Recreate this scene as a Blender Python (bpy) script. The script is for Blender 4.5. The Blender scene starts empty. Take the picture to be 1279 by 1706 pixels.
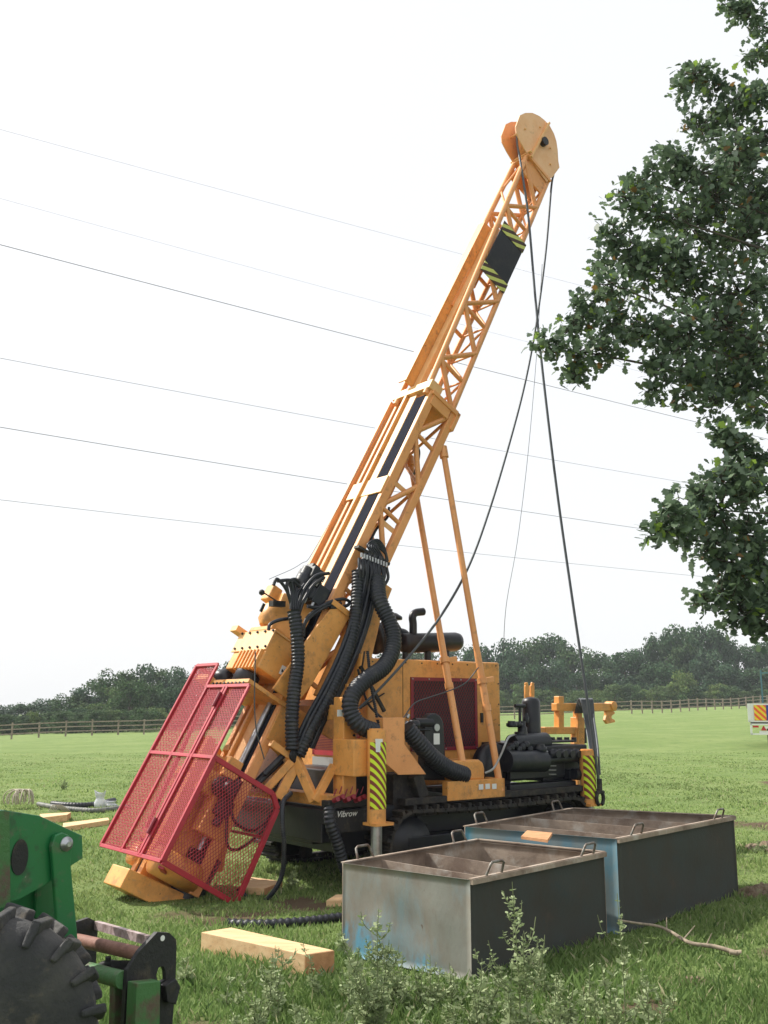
import bpy, math, random
import numpy as np
from mathutils import Vector, Matrix
random.seed(7); rng = np.random.default_rng(7)
SC = bpy.context.scene; COL = SC.collection
V = Vector
# ------------------------------------------------------------------ camera, sky, sun, exposure
FPX, CX, CY, EYE = 1650.0, 639.5, 853.0, 1.6
PIT = math.atan(322 / FPX); CP, SP = math.cos(PIT), math.sin(PIT)
cam = bpy.data.objects.new('camera', bpy.data.cameras.new('camera')); COL.objects.link(cam)
cam.location = (0, 0, EYE); cam.rotation_euler = (math.pi / 2 + PIT, 0, 0)
cam.data.sensor_fit = 'VERTICAL'; cam.data.sensor_height = 24; cam.data.lens = FPX / 1706 * 24
cam.data.clip_end = 2000; cam.data.clip_start = .05; SC.camera = cam
SUN = V((-.91, .40, 1.02)).normalized()
w = bpy.data.worlds.new('World'); SC.world = w; w.use_nodes = True
nt = w.node_tree; nt.nodes.clear()
sky = nt.nodes.new('ShaderNodeTexSky'); sky.sky_type = 'NISHITA'; sky.sun_disc = False
sky.sun_elevation = math.asin(SUN.z); sky.sun_rotation = math.atan2(SUN.x, SUN.y)
sky.dust_density = 4.0; sky.air_density = 1.0
mul = nt.nodes.new('ShaderNodeVectorMath'); mul.operation = 'SCALE'; mul.inputs['Scale'].default_value = .09
mx = nt.nodes.new('ShaderNodeMix'); mx.data_type = 'RGBA'; mx.inputs['Factor'].default_value = .80
mx.inputs['B'].default_value = (.93, .94, .95, 1)     # thin bright cloud veil
bg = nt.nodes.new('ShaderNodeBackground'); bg.inputs['Strength'].default_value = .98
wo = nt.nodes.new('ShaderNodeOutputWorld')
nt.links.new(sky.outputs[0], mul.inputs[0]); nt.links.new(mul.outputs[0], mx.inputs['A'])
nt.links.new(mx.outputs['Result'], bg.inputs[0]); nt.links.new(bg.outputs[0], wo.inputs[0])
sd = bpy.data.lights.new('sun', 'SUN'); sd.energy = 4.8; sd.angle = math.radians(.6); sd.color = (1, .95, .86)
so = bpy.data.objects.new('sun', sd); COL.objects.link(so); so.rotation_euler = SUN.to_track_quat('Z', 'Y').to_euler()
so.location = (0, 0, 30)
SC.view_settings.view_transform = 'Standard'; SC.view_settings.look = 'None'
SC.view_settings.exposure = .38; SC.view_settings.gamma = 1
SC.cycles.max_bounces = 6; SC.cycles.transparent_max_bounces = 8

# ------------------------------------------------------------------ measuring helpers
def ray(px, py):
    v = (CY - py) / FPX
    return V(((px - CX) / FPX, CP - v * SP, v * CP + SP))
def GZ(px, py, z=0.0):
    r = ray(px, py); return V((0, 0, EYE)) + r * ((z - EYE) / r.z)
def GY(px, py, Y):
    r = ray(px, py); return V((0, 0, EYE)) + r * (Y / r.y)
def GP(px, py, p0, n):
    r = ray(px, py); o = V((0, 0, EYE)); return o + r * ((p0 - o).dot(n) / r.dot(n))
TH = math.atan2(.623, .782)
C0 = V((-.6, 10.05, 0)); AX = V((math.cos(TH), math.sin(TH), 0)); BX = V((-AX.y, AX.x, 0))
def R(px, py, y):                       # a point of the rig's own frame, on one of its lengthwise planes
    q = GP(px, py, C0 + BX * y, BX) - C0; return V((q.dot(AX), q.dot(BX), q.z))
MA = math.radians(61); MM = V((math.cos(MA), 0, math.sin(MA))); MN = V((-math.sin(MA), 0, math.cos(MA)))
F0 = V((-1.82, 0, 0))
def MP(s, n, y): return F0 + MM * s + MN * n + V((0, y, 0))
BARE = [(1.9, 6.3, .22), (2.7, 6.9, .3), (3.5, 8.2, .35), (-1.3, 8.1, .45), (-.6, 8.6, .4), (2.0, 5.2, .3), (-2.6, 6.5, .3), (-.9, 5.3, .3), (1.3, 5.7, .3), (5.0, 14, .7), (6.8, 17, .6), (-5.5, 14, .6), (4.5, 11, .4), (8.5, 21, .8)]
def bare(x, y):
    b_ = np.zeros_like(np.asarray(x, dtype=float))
    for cx, cy, r in BARE: b_ = np.maximum(b_, np.exp(-(((x - cx) / r) ** 2 + ((y - cy) / (r * .7)) ** 2)))
    return np.clip(b_ * (.75 + .5 * np.sin(x * 9.1 + np.sin(y * 7)) * np.sin(y * 11.3)), 0, 1)
def gz(x, y):
    t = min(max((y - 14) / 66, 0), 1); t = t * t * (3 - 2 * t)
    z = t * .033 * max(-60, min(60, x))
    z += .05 * min(1, max(0, (y - 16) / 20)) * (math.sin(x * .35 + y * .21) + math.sin(x * .13 - y * .31 + 2))
    return z + .012 * (math.sin(x * 2.1 + 1) * math.sin(y * 1.7)) 

# ------------------------------------------------------------------ materials
MATS = {}
def mat(name, col, rough=.5, metal=0, col2=None, scale=4, lo=.45, hi=.62, bump=.0, bscale=40, spec=.5, stretch=None, attr=None, trans=0, layers=None):
    m = bpy.data.materials.new(name); m.use_nodes = True; t = m.node_tree; n = t.nodes; l = t.links
    b = n['Principled BSDF']; b.inputs['Roughness'].default_value = rough; b.inputs['Metallic'].default_value = metal
    b.inputs['Specular IOR Level'].default_value = spec
    b.inputs['Base Color'].default_value = (*col, 1)
    tc = n.new('ShaderNodeTexCoord'); src = tc.outputs['Object']
    if stretch:
        mp = n.new('ShaderNodeMapping'); mp.inputs['Scale'].default_value = stretch; l.new(src, mp.inputs[0]); src = mp.outputs[0]
    cur = None
    def noise(sc, det=6):
        x = n.new('ShaderNodeTexNoise'); x.inputs['Scale'].default_value = sc; x.inputs['Detail'].default_value = det; x.inputs['Roughness'].default_value = .65
        l.new(src, x.inputs['Vector']); return x
    def mixin(a, colb, sc, lo, hi, amt=1):
        x = noise(sc); mr = n.new('ShaderNodeMapRange'); mr.inputs['From Min'].default_value = lo; mr.inputs['From Max'].default_value = hi; mr.inputs['To Max'].default_value = amt
        l.new(x.outputs['Fac'], mr.inputs['Value'])
        k = n.new('ShaderNodeMix'); k.data_type = 'RGBA'; l.new(mr.outputs[0], k.inputs['Factor'])
        if a is None: k.inputs['A'].default_value = (*col, 1)
        else: l.new(a, k.inputs['A'])
        k.inputs['B'].default_value = (*colb, 1); return k.outputs['Result']
    if attr:
        at = n.new('ShaderNodeAttribute'); at.attribute_name = attr; cur = at.outputs['Color']
    if col2: cur = mixin(cur, col2, scale, lo, hi)
    for L in layers or []: cur = mixin(cur, *L)
    if cur is not None: l.new(cur, b.inputs['Base Color'])
    if bump:
        x = noise(bscale, 5); bp = n.new('ShaderNodeBump'); bp.inputs['Strength'].default_value = bump; bp.inputs['Distance'].default_value = .02
        l.new(x.outputs['Fac'], bp.inputs['Height']); l.new(bp.outputs[0], b.inputs['Normal'])
    if trans:
        tr = n.new('ShaderNodeBsdfTranslucent'); ms = n.new('ShaderNodeMixShader'); ms.inputs[0].default_value = trans
        if cur is not None: l.new(cur, tr.inputs[0])
        else: tr.inputs[0].default_value = (*col, 1)
        l.new(b.outputs[0], ms.inputs[1]); l.new(tr.outputs[0], ms.inputs[2]); l.new(ms.outputs[0], n['Material Output'].inputs[0])
    MATS[name] = m; return m
SLOT = mat('matt_black_cover', (.022, .024, .035), .95, spec=.05)
ORANGE = mat('orange_paint', (.80, .37, .14), .45, 0, (.68, .29, .10), 3, .4, .75, .05, 30, layers=[((.20, .10, .05), 10, .58, .74, .65), ((.42, .25, .14), 26, .6, .7, .6)])
YEL = mat('yellow_paint', (.77, .36, .10), .42, 0, (.66, .28, .06), 3, .4, .75, .06, 30, layers=[((.30, .15, .05), 5, .5, .7, .5), ((.20, .10, .04), 8, .55, .70, .6), ((.36, .24, .14), 24, .57, .70, .6), ((.05, .035, .025), 13, .64, .72, .8)])
CREAM = mat('worn_bright_paint', (.82, .48, .21), .45, 0, (.76, .38, .14), 6, .4, .7, .05)
RED = mat('red_paint', (.42, .022, .040), .45, 0, (.30, .022, .035), 8, .4, .7, .05)
DRED = mat('dark_red_paint', (.22, .015, .03), .45)
BLACK = mat('black_paint', (.010, .012, .019), .42, 0, (.030, .028, .026), 6, .5, .8, .1, 25)
RUB = mat('black_rubber', (.010, .013, .021), .45, 0, (.055, .052, .046), 9, .52, .8, .15, 60)
DIRTY = mat('muddy_steel', (.022, .021, .022), .75, .2, (.075, .06, .045), 9, .45, .7, .5, 30)
STEEL = mat('bare_steel', (.45, .46, .48), .35, .8, (.25, .22, .2), 9, .45, .75, .1)
CHROME = mat('polished_ram', (.7, .7, .72), .12, 1)
GREYP = mat('grey_panel', (.36, .38, .38), .5, 0, (.26, .25, .24), 5)
ROPE = mat('steel_rope', (.09, .10, .11), .5, .5)
WOOD = mat('sawn_timber', (.72, .50, .28), .75, 0, (.60, .36, .18), 3, .4, .7, .2, 30, stretch=(1, 6, 6), layers=[((.38, .2, .1), 5, .58, .72, .7), ((.14, .10, .06), 9, .60, .70, .7)])
WOOD2 = mat('cut_wood_end', (.55, .28, .13), .8, 0, (.42, .2, .09), 12, .4, .7, .3)
FENCE = mat('weathered_wood', (.30, .25, .19), .85, 0, (.20, .16, .12), 6)
WHITE = mat('white_paint', (.8, .8, .78), .4)
LABEL = mat('sticker_white', (.75, .76, .74), .5)
TEALS = mat('teal_metal', (.08, .2, .22), .5)
BLUEP = mat('blue_board', (.03, .05, .25), .5)
LAMP = mat('red_lens', (.5, .02, .03), .2)
GREEN = mat('green_paint', (.014, .15, .045), .34, 0, (.02, .15, .06), 4, .45, .7, .06, 20, layers=[((.03, .04, .03), 7, .57, .68, .8), ((.12, .11, .08), 17, .58, .70, .6), ((.3, .3, .28), 34, .70, .74, .7)])
DGREEN = mat('scuffed_green_paint', (.05, .15, .045), .6, 0, (.10, .07, .05), 9, .45, .6, .3)
RUST = mat('rusty_tube', (.23, .11, .08), .7, .1, (.16, .07, .05), 14, .45, .6, .3)
IRON = mat('black_iron', (.02, .02, .022), .6, .2, (.09, .07, .05), 10, .52, .75, .3)
TYRE = mat('tyre_rubber', (.028, .029, .032), .75, 0, (.075, .072, .066), 5, .4, .7, .4, 40, layers=[((.12, .10, .075), 12, .57, .7, .7)])
PEACH = mat('glare_paled_paint', (.84, .50, .27), .5, 0, (.78, .40, .18), 5, .4, .7, .05, layers=[((.35, .2, .1), 14, .6, .74, .5)])  # rig orange made paler: glare and haze on the crown put into the colour
MESHC = mat('crimson_mesh', (.40, .03, .05), .45)
MESHR = mat('dark_red_mesh', (.16, .012, .025), .5)
HANDLE = mat('worn_handle_steel', (.20, .19, .17), .5, .6, (.12, .08, .06), 20, .45, .6)
PLASTIC = mat('pale_plastic', (.72, .74, .78), .4, 0, (.5, .52, .56), 12)
HOSEG = mat('grey_hose', (.10, .11, .10), .6, 0, (.2, .2, .17), 12)
ROPEC = mat('dirty_cord', (.42, .38, .30), .9)
BARK = mat('bark', (.09, .07, .05), .9, 0, (.05, .045, .04), 12, .4, .6, .6, 20)
DEAD = mat('dead_branch', (.32, .26, .19), .9, 0, (.2, .16, .12), 20)
WIRE = mat('cable_wire', (.05, .05, .055), .6)
STRIPES = {}
def stripe_mat(name, ca, cb, axis, freq, slope_axis, slope):
    m = bpy.data.materials.new(name); m.use_nodes = True; t = m.node_tree; n = t.nodes; l = t.links
    b = n['Principled BSDF']; b.inputs['Roughness'].default_value = .5
    tc = n.new('ShaderNodeTexCoord'); sp = n.new('ShaderNodeSeparateXYZ'); l.new(tc.outputs['Object'], sp.inputs[0])
    a = n.new('ShaderNodeMath'); a.operation = 'MULTIPLY'; l.new(sp.outputs[slope_axis], a.inputs[0]); a.inputs[1].default_value = slope
    s = n.new('ShaderNodeMath'); s.operation = 'ADD'; l.new(a.outputs[0], s.inputs[0]); l.new(sp.outputs[axis], s.inputs[1])
    q = n.new('ShaderNodeMath'); q.operation = 'MULTIPLY'; l.new(s.outputs[0], q.inputs[0]); q.inputs[1].default_value = freq
    f = n.new('ShaderNodeMath'); f.operation = 'FRACT'; l.new(q.outputs[0], f.inputs[0])
    g = n.new('ShaderNodeMath'); g.operation = 'GREATER_THAN'; l.new(f.outputs[0], g.inputs[0]); g.inputs[1].default_value = .5
    k = n.new('ShaderNodeMix'); k.data_type = 'RGBA'; l.new(g.outputs[0], k.inputs['Factor'])
    k.inputs['A'].default_value = (*ca, 1); k.inputs['B'].default_value = (*cb, 1); l.new(k.outputs['Result'], b.inputs['Base Color'])
    return m
HAZ = stripe_mat('yellow_maroon_stripes', (.62, .78, .03), (.20, .035, .02), 2, 13.5, 0, 1.25)
HAZP = stripe_mat('yellow_black_stripes', (.60, .62, .16), (.06, .03, .02), 2, 10.5, 0, .0)
CHEV = stripe_mat('red_yellow_chevrons', (.85, .10, .02), (.85, .62, .03), 0, 4.6, 2, 1.0)

# ------------------------------------------------------------------ mesh builder
def catmull(pts, n=8):
    P = [V(p) for p in pts]
    if len(P) < 3: return P
    P = [P[0] * 2 - P[1]] + P + [P[-1] * 2 - P[-2]]; out = []
    for i in range(1, len(P) - 2):
        a, b, c, d = P[i - 1:i + 3]
        for k in range(n):
            t = k / n
            out.append(.5 * ((2 * b) + (c - a) * t + (2 * a - 5 * b + 4 * c - d) * t * t + (3 * b - a - 3 * c + d) * t ** 3))
    out.append(P[-2]); return out
def resample(P, step):
    out = [P[0]]; acc = 0; cur = P[0]
    for q in P[1:]:
        d = (q - cur).length
        while acc + d >= step and d > 1e-9:
            cur = cur + (q - cur) * ((step - acc) / d); out.append(cur.copy()); d = (q - cur).length; acc = 0
        acc += d; cur = q
    return out
class MB:
    def __init__(s): s.v = []; s.f = []; s.sm = []; s.pc = []
    def add(s, vs, fs, smooth=False):
        o = len(s.v); s.v += [tuple(p) for p in vs]; s.f += [tuple(i + o for i in f) for f in fs]; s.sm += [smooth] * len(fs); return s
    def hexa(s, c):                     # 8 corners: bottom quad then top quad
        s.pc.append((len(s.v), len(s.f)))
        return s.add(c, [(3, 2, 1, 0), (4, 5, 6, 7), (0, 1, 5, 4), (1, 2, 6, 5), (2, 3, 7, 6), (3, 0, 4, 7)])
    def box(s, a, b, fr=None):          # axis box in frame fr (callable) or raw coordinates
        x0, y0, z0 = [min(a[i], b[i]) for i in range(3)]; x1, y1, z1 = [max(a[i], b[i]) for i in range(3)]
        c = [(x0, y0, z0), (x1, y0, z0), (x1, y1, z0), (x0, y1, z0), (x0, y0, z1), (x1, y0, z1), (x1, y1, z1), (x0, y1, z1)]
        if fr: c = [fr(*p) for p in c]
        return s.hexa(c)
    def bar(s, a, b, w, h=None, up=(0, 0, 1)):
        a, b = V(a), V(b); h = h or w; d = (b - a).normalized(); up = V(up)
        if abs(d.dot(up)) > .98: up = V((1, 0, 0))
        x = d.cross(up).normalized() * (w / 2); y = x.cross(d).normalized() * (h / 2)
        return s.hexa([a - x - y, a + x - y, a + x + y, a - x + y, b - x - y, b + x - y, b + x + y, b - x + y])
    def tube(s, pts, r, seg=10, smooth=True, caps=True):
        P = [V(p) for p in pts]; n = len(P); rr = r if hasattr(r, '__len__') else [r] * n
        t0 = (P[1] - P[0]).normalized(); u = t0.orthogonal().normalized(); vs = []
        for i in range(n):
            t = (P[min(i + 1, n - 1)] - P[max(i - 1, 0)]).normalized()
            u = (u - t * u.dot(t)); u = u.normalized() if u.length > 1e-6 else t.orthogonal().normalized(); w_ = t.cross(u)
            for k in range(seg):
                a = 2 * math.pi * k / seg; vs.append(P[i] + (u * math.cos(a) + w_ * math.sin(a)) * rr[i])
        fs = [(i * seg + k, i * seg + (k + 1) % seg, (i + 1) * seg + (k + 1) % seg, (i + 1) * seg + k) for i in range(n - 1) for k in range(seg)]
        s.pc.append((len(s.v), len(s.f))); s.add(vs, fs, smooth)
        if caps:
            s.add(vs[:seg], [tuple(reversed(range(seg)))]); s.add(vs[-seg:], [tuple(range(seg))])
        return s
    def cyl(s, a, b, r, r2=None, seg=20): return s.tube([a, b], [r, r if r2 is None else r2], seg)
    def hose(s, pts, r, pitch=.035, depth=.12, seg=12):
        P = resample(catmull(pts, 10), pitch / 4); rr = [r * (1 + depth * (1, .2, -1, .2)[i % 4]) for i in range(len(P))]
        return s.tube(P, rr, seg)
    def curve(s, pts, r, seg=8, n=8): return s.tube(catmull(pts, n), r, seg)
    def prism(s, poly, off):            # planar polygon extruded by vector off
        s.pc.append((len(s.v), len(s.f))); poly = [V(p) for p in poly]; n = len(poly); off = V(off); q = [p + off for p in poly]
        s.add(poly + q, [tuple(reversed(range(n))), tuple(range(n, 2 * n))] + [(i, (i + 1) % n, (i + 1) % n + n, i + n) for i in range(n)])
        return s
    def lathe(s, a, d, prof, seg=24):   # prof = (distance along d, radius)
        d = V(d).normalized(); a = V(a)
        return s.tube([a + d * p[0] for p in prof], [p[1] for p in prof], seg)
    def ring(s, poly, hole, off):       # outline with one hole bridged, both lists same length
        s.pc.append((len(s.v), len(s.f))); n = len(poly); off = V(off); A = [V(p) for p in poly]; B = [V(p) for p in hole]; A2 = [p + off for p in A]; B2 = [p + off for p in B]
        vs = A + B + A2 + B2; fs = []
        for i in range(n):
            j = (i + 1) % n
            fs += [(i, j, n + j, n + i), (2 * n + j, 2 * n + i, 3 * n + i, 3 * n + j), (i, 2 * n + i, 2 * n + j, j), (n + j, 3 * n + j, 3 * n + i, n + i)]
        return s.add(vs, fs)
    def build(s, name, m, parent=None, bevel=0, label=None, world=None):
        me = bpy.data.meshes.new(name); me.from_pydata(s.v, [], s.f); me.polygons.foreach_set('use_smooth', s.sm)
        ms = m if isinstance(m, (list, tuple)) else [m]
        for x in ms: me.materials.append(x)
        me.validate(); me.update(); o = bpy.data.objects.new(name, me); COL.objects.link(o)
        if parent: o.parent = parent
        if bevel:
            b = o.modifiers.new('bevel', 'BEVEL'); b.width = bevel; b.segments = 2; b.limit_method = 'ANGLE'; b.angle_limit = math.radians(40)
        if label: o['label'] = label
        return o
def each(name, mb, m, parent=None, bevel=0):      # one object per primitive of the builder
    ends = mb.pc[1:] + [(len(mb.v), len(mb.f))]; out = []
    for (v0, f0), (v1, f1) in zip(mb.pc, ends):
        k = MB(); k.v = mb.v[v0:v1]; k.f = [tuple(i - v0 for i in f) for f in mb.f[f0:f1]]; k.sm = mb.sm[f0:f1]; out.append(k.build(name, m, parent if parent else RIG, bevel))
    return out
def tag(o, label, cat, group=None, kind=None):
    if label: o['label'] = label
    if cat: o['category'] = cat
    if group: o['group'] = group
    if kind: o['kind'] = kind
    return o
def empty(name, loc=(0, 0, 0), rz=0):
    o = bpy.data.objects.new(name, None); o.empty_display_size = .3; COL.objects.link(o); o.location = loc; o.rotation_euler = (0, 0, rz); return o
def fastmesh(name, verts, quads, mats, col=None, smooth=False):
    me = bpy.data.meshes.new(name); nv = len(verts); nq = len(quads); k = quads.shape[1]
    me.vertices.add(nv); me.vertices.foreach_set('co', np.ascontiguousarray(verts, dtype=np.float32).ravel())
    me.loops.add(nq * k); me.loops.foreach_set('vertex_index', np.ascontiguousarray(quads, dtype=np.int32).ravel())
    me.polygons.add(nq); me.polygons.foreach_set('loop_start', np.arange(0, nq * k, k, dtype=np.int32))
    me.polygons.foreach_set('loop_total', np.full(nq, k, dtype=np.int32))
    if col is not None:
        a = me.color_attributes.new('tint', 'FLOAT_COLOR', 'POINT'); a.data.foreach_set('color', np.ascontiguousarray(col, dtype=np.float32).ravel())
    me.update(calc_edges=True)
    for m in mats: me.materials.append(m)
    o = bpy.data.objects.new(name, me); COL.objects.link(o); return o

# ------------------------------------------------------------------ ground
def build_ground():
    ys = np.concatenate([np.linspace(-40, 0, 20, endpoint=False), np.linspace(0, 30, 120, endpoint=False), np.linspace(30, 150, 120, endpoint=False), np.linspace(150, 420, 30)])
    xs = np.concatenate([np.linspace(-320, -60, 20, endpoint=False), np.linspace(-60, -12, 60, endpoint=False), np.linspace(-12, 12, 100, endpoint=False), np.linspace(12, 60, 60, endpoint=False), np.linspace(60, 320, 20)])
    nx, ny = len(xs), len(ys)
    v = np.array([(x, y, gz(x, y)) for y in ys for x in xs])
    i = np.arange(nx - 1)[None, :] + nx * np.arange(ny - 1)[:, None]; q = np.stack([i, i + 1, i + nx + 1, i + nx], -1).reshape(-1, 4)
    m = bpy.data.materials.new('pasture'); m.use_nodes = True; t = m.node_tree; n = t.nodes; l = t.links; b = n['Principled BSDF']
    b.inputs['Roughness'].default_value = .95; b.inputs['Specular IOR Level'].default_value = .1
    tc = n.new('ShaderNodeTexCoord')
    def nz(sc, st=None, det=6):
        s = tc.outputs['Object']
        if st: mp = n.new('ShaderNodeMapping'); mp.inputs['Scale'].default_value = st; l.new(s, mp.inputs[0]); s = mp.outputs[0]
        x = n.new('ShaderNodeTexNoise'); x.inputs['Scale'].default_value = sc; x.inputs['Detail'].default_value = det; x.inputs['Roughness'].default_value = .7; l.new(s, x.inputs['Vector']); return x.outputs['Fac']
    def mix(a, bcol, f, lo, hi, amt=1):
        mr = n.new('ShaderNodeMapRange'); mr.inputs['From Min'].default_value = lo; mr.inputs['From Max'].default_value = hi; mr.inputs['To Max'].default_value = amt; l.new(f, mr.inputs['Value'])
        k = n.new('ShaderNodeMix'); k.data_type = 'RGBA'; l.new(mr.outputs[0], k.inputs['Factor'])
        if isinstance(a, tuple): k.inputs['A'].default_value = (*a, 1)
        else: l.new(a, k.inputs['A'])
        k.inputs['B'].default_value = (*bcol, 1); return k.outputs['Result']
    c = mix((.158, .228, .072), (.215, .275, .10), nz(.35), .4, .65)
    c = mix(c, (.105, .17, .055), nz(2.2, (1, .6, 1)), .52, .7, .8)
    c = mix(c, (.20, .235, .11), nz(9), .5, .75, .6)
    c = mix(c, (.07, .085, .04), nz(1.3, (1, .5, 1), 8), .63, .72, .8)
    c = mix(c, (.10, .085, .055), nz(.8, None, 3), .68, .75, .6)
    at = n.new('ShaderNodeAttribute'); at.attribute_name = 'tint'; c = mix(c, (.13, .095, .062), at.outputs['Fac'], .15, .5)
    l.new(c, b.inputs['Base Color'])
    bp = n.new('ShaderNodeBump'); bp.inputs['Strength'].default_value = .8; bp.inputs['Distance'].default_value = .08; l.new(nz(14), bp.inputs['Height']); l.new(bp.outputs[0], b.inputs['Normal'])
    bb_ = bare(v[:, 0], v[:, 1]); g = fastmesh('ground', v, q, [m], np.stack([bb_, bb_, bb_, np.ones(len(bb_))], 1)); g['kind'] = 'structure'
    for p in g.data.polygons: p.use_smooth = True
build_ground()

GRASSM = mat('grass_blades', (.1, .2, .05), .6, attr='tint', spec=.2, trans=.4)
def build_grass(N=330000):
    r = np.exp(rng.uniform(math.log(3.0), math.log(38), N)); a = rng.uniform(-.50, .50, N)
    x = r * np.sin(a); y = r * np.cos(a)
    cl = np.sin(x * 3.1 + np.sin(y * 2.3) * 1.5) * np.sin(y * 2.7 + np.sin(x * 1.9)) + .5 * np.sin(x * 9 + 1) * np.sin(y * 8)
    near = np.clip((8.5 - y) / 3, 0, 1)
    h = (.034 + .018 * np.clip(cl, -1, 1.3) + .05 * near * rng.random(N)) * rng.uniform(.6, 1.4, N) * (1 - .6 * np.clip((r - 15) / 23, 0, 1))
    wd = (.0018 + .0006 * r) * rng.uniform(.7, 1.3, N)
    keep = rng.random(N) > bare(x, y) * 1.25; x, y, r, h, wd = x[keep], y[keep], r[keep], h[keep], wd[keep]; N = len(x)
    z = np.array([gz(p, q) for p, q in zip(x, y)])
    yaw = rng.uniform(0, 2 * math.pi, N); ln = rng.uniform(0, 2 * math.pi, N); le = h * rng.uniform(.1, .9, N)
    dx, dy = np.cos(yaw) * wd, np.sin(yaw) * wd; lx, ly = np.cos(ln) * le, np.sin(ln) * le
    P = np.zeros((N, 4, 3)); z -= .008
    P[:, 0] = np.stack([x - dx, y - dy, z], 1); P[:, 1] = np.stack([x + dx, y + dy, z], 1)
    P[:, 2] = np.stack([x + dx * .7 + lx * .4, y + dy * .7 + ly * .4, z + h * .6], 1)
    P[:, 3] = np.stack([x + lx, y + ly, z + h], 1)
    t = np.stack([np.arange(N) * 4 + i for i in (0, 1, 2)], 1); t2 = np.stack([np.arange(N) * 4 + i for i in (0, 2, 3)], 1)
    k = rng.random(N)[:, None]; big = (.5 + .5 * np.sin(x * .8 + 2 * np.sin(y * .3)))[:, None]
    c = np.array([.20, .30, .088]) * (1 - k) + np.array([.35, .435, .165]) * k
    big2 = (np.sin(x * 1.7 + np.sin(y * 1.3) * 2) * np.sin(y * 1.1 + 1.3))[:, None]; near_shade = np.clip((9.5 - y) / 3.5, 0, 1)[:, None]; c = c * (1 - near_shade * np.array([.42, .33, .40])); c = c * (.82 + .28 * big) * (1 - .28 * np.clip(big2, 0, 1))  # blades close to the camera darkened: foreground shade put into their colour
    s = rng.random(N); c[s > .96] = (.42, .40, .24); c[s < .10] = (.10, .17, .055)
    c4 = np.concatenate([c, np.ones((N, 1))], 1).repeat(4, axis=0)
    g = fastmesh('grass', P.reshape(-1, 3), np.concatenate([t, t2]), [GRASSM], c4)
    tag(g, None, None, None, 'stuff')
    g['label'] = 'short pale green pasture grass covering the field'
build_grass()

# ------------------------------------------------------------------ rig
RIG = empty('drilling_rig', C0, TH)
tag(RIG, 'yellow tracked drilling rig with tall leaning lattice mast, black hoses and red mesh guard', 'drilling rig')
def gpart(name, mb, m, parent=RIG, bevel=0, label=None): return mb.build(name, m, parent, bevel, label)
YV = V((0, 1, 0))
# --- mast: lower section
def mbar(mb, a, b, w_=.05, h_=None): mb.bar(MP(*a), MP(*b), w_, h_, up=MN)
b = MB()
N0, N1, YN, YF = -.18, -.62, -.30, .27
for y in (YN, YF):
    b.bar(MP(.15, N0 - .05, y), MP(5.95, N0 - .05, y), .065, .10, up=MN)
    b.bar(MP(2.2, N1 + .04, y), MP(5.9, N1 + .04, y), .075, .09, up=MN)
mast = gpart('mast', b, ORANGE, bevel=.008)
def lattice(s0, s1, nb, n0, n1, y, w0=.045, flip=0):
    mb = MB(); ds = (s1 - s0) / nb
    for i in range(nb):
        a, c = s0 + i * ds, s0 + (i + 1) * ds; m_ = (a + c) / 2
        nn0 = n0(m_) if callable(n0) else n0; nn1 = n1(m_) if callable(n1) else n1; yy = y(m_) if callable(y) else y
        if (i + flip) % 2: mb.tube([MP(a, nn1, yy), MP(c, nn0, yy)], w0 / 2 * 1.2, 8)
        else: mb.tube([MP(a, nn0, yy), MP(c, nn1, yy)], w0 / 2 * 1.2, 8)
        mb.tube([MP(a, nn0, yy), MP(a - .02, nn1, yy)], w0 / 2, 8) if i % 2 == flip else None
    return mb
for y in (YN, YF): gpart('side_lattice', lattice(2.3, 5.8, 7, N0 - .06, N1 + .05, y, .05), ORANGE, mast)
bk = MB()
for i in range(7):
    a = 2.3 + i * .5; ya, yb = (YN, YF) if i % 2 else (YF, YN)
    bk.tube([MP(a, N1 + .04, ya), MP(a + .5, N1 + .04, yb)], .02, 8)
gpart('back_lattice', bk, ORANGE, mast)
pl = MB()                                             # clip plates across the front
for s in (4.42, ):
    pl.box((s, N0 + .0, YN - .02), (s + .22, N0 + .02, YF + .02), lambda s_, n_, y_: MP(s_, n_, y_))
for s in (4.15, 4.62): pl.box((s, N1 + .02, YN), (s + .06, N0 - .12, YN - .006), lambda a, n_, y_: MP(a, n_, y_ + .03))
pl.box((5.86, N0 - .13, YN - .04), (5.98, N0 + .05, YF + .04), MP)
each('cross_plate', pl, CREAM, mast, .005)
sp_ = MB()
sp_.box((5.82, N1 - .02, YN - .06), (5.87, N0 - .02, YF + .05), MP); sp_.box((5.62, N1 - .03, YN - .06), (5.87, N1 + .02, YN + .06), MP)
sp_.box((5.7, N1 + .1, YN - .045), (5.87, N0 - .05, YN - .02), MP)
gpart('step_plate', sp_, ORANGE, mast, .005)
# rails and the dark slot of the feed channel
ra = MB()
ra.box((.2, N0 - .10, -.10), (5.86, N0 + .012, .035), MP); ra.box((5.99, N0 - .04, -.07), (8.7, N0 + .03, .04), MP)
gpart('feed_rail', ra, CREAM, mast, .006)
ra = MB(); ra.box((6.0, N0 - .03, .045), (8.72, N0 + .14, .075), MP); ra.box((6.0, N0 + .14, .03), (8.72, N0 + .155, .17), MP); ra.box((.2, N0 - .08, .04), (5.86, N0 + .05, .085), MP)
gpart('rod_tray', ra, YEL, mast, .006)
ra = MB(); ra.box((.2, N0 - .12, -.264), (5.8, N0 + .004, -.105), MP); ra.box((.2, N0 - .14, .09), (5.8, N0 - .06, .2), MP)
gpart('feed_slot', ra, SLOT, mast)
ra = MB(); ra.cyl(MP(.5, N0 + .03, -.20), MP(2.0, N0 + .03, -.20), .026)
each('feed_cylinder', ra, STEEL, mast)
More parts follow.
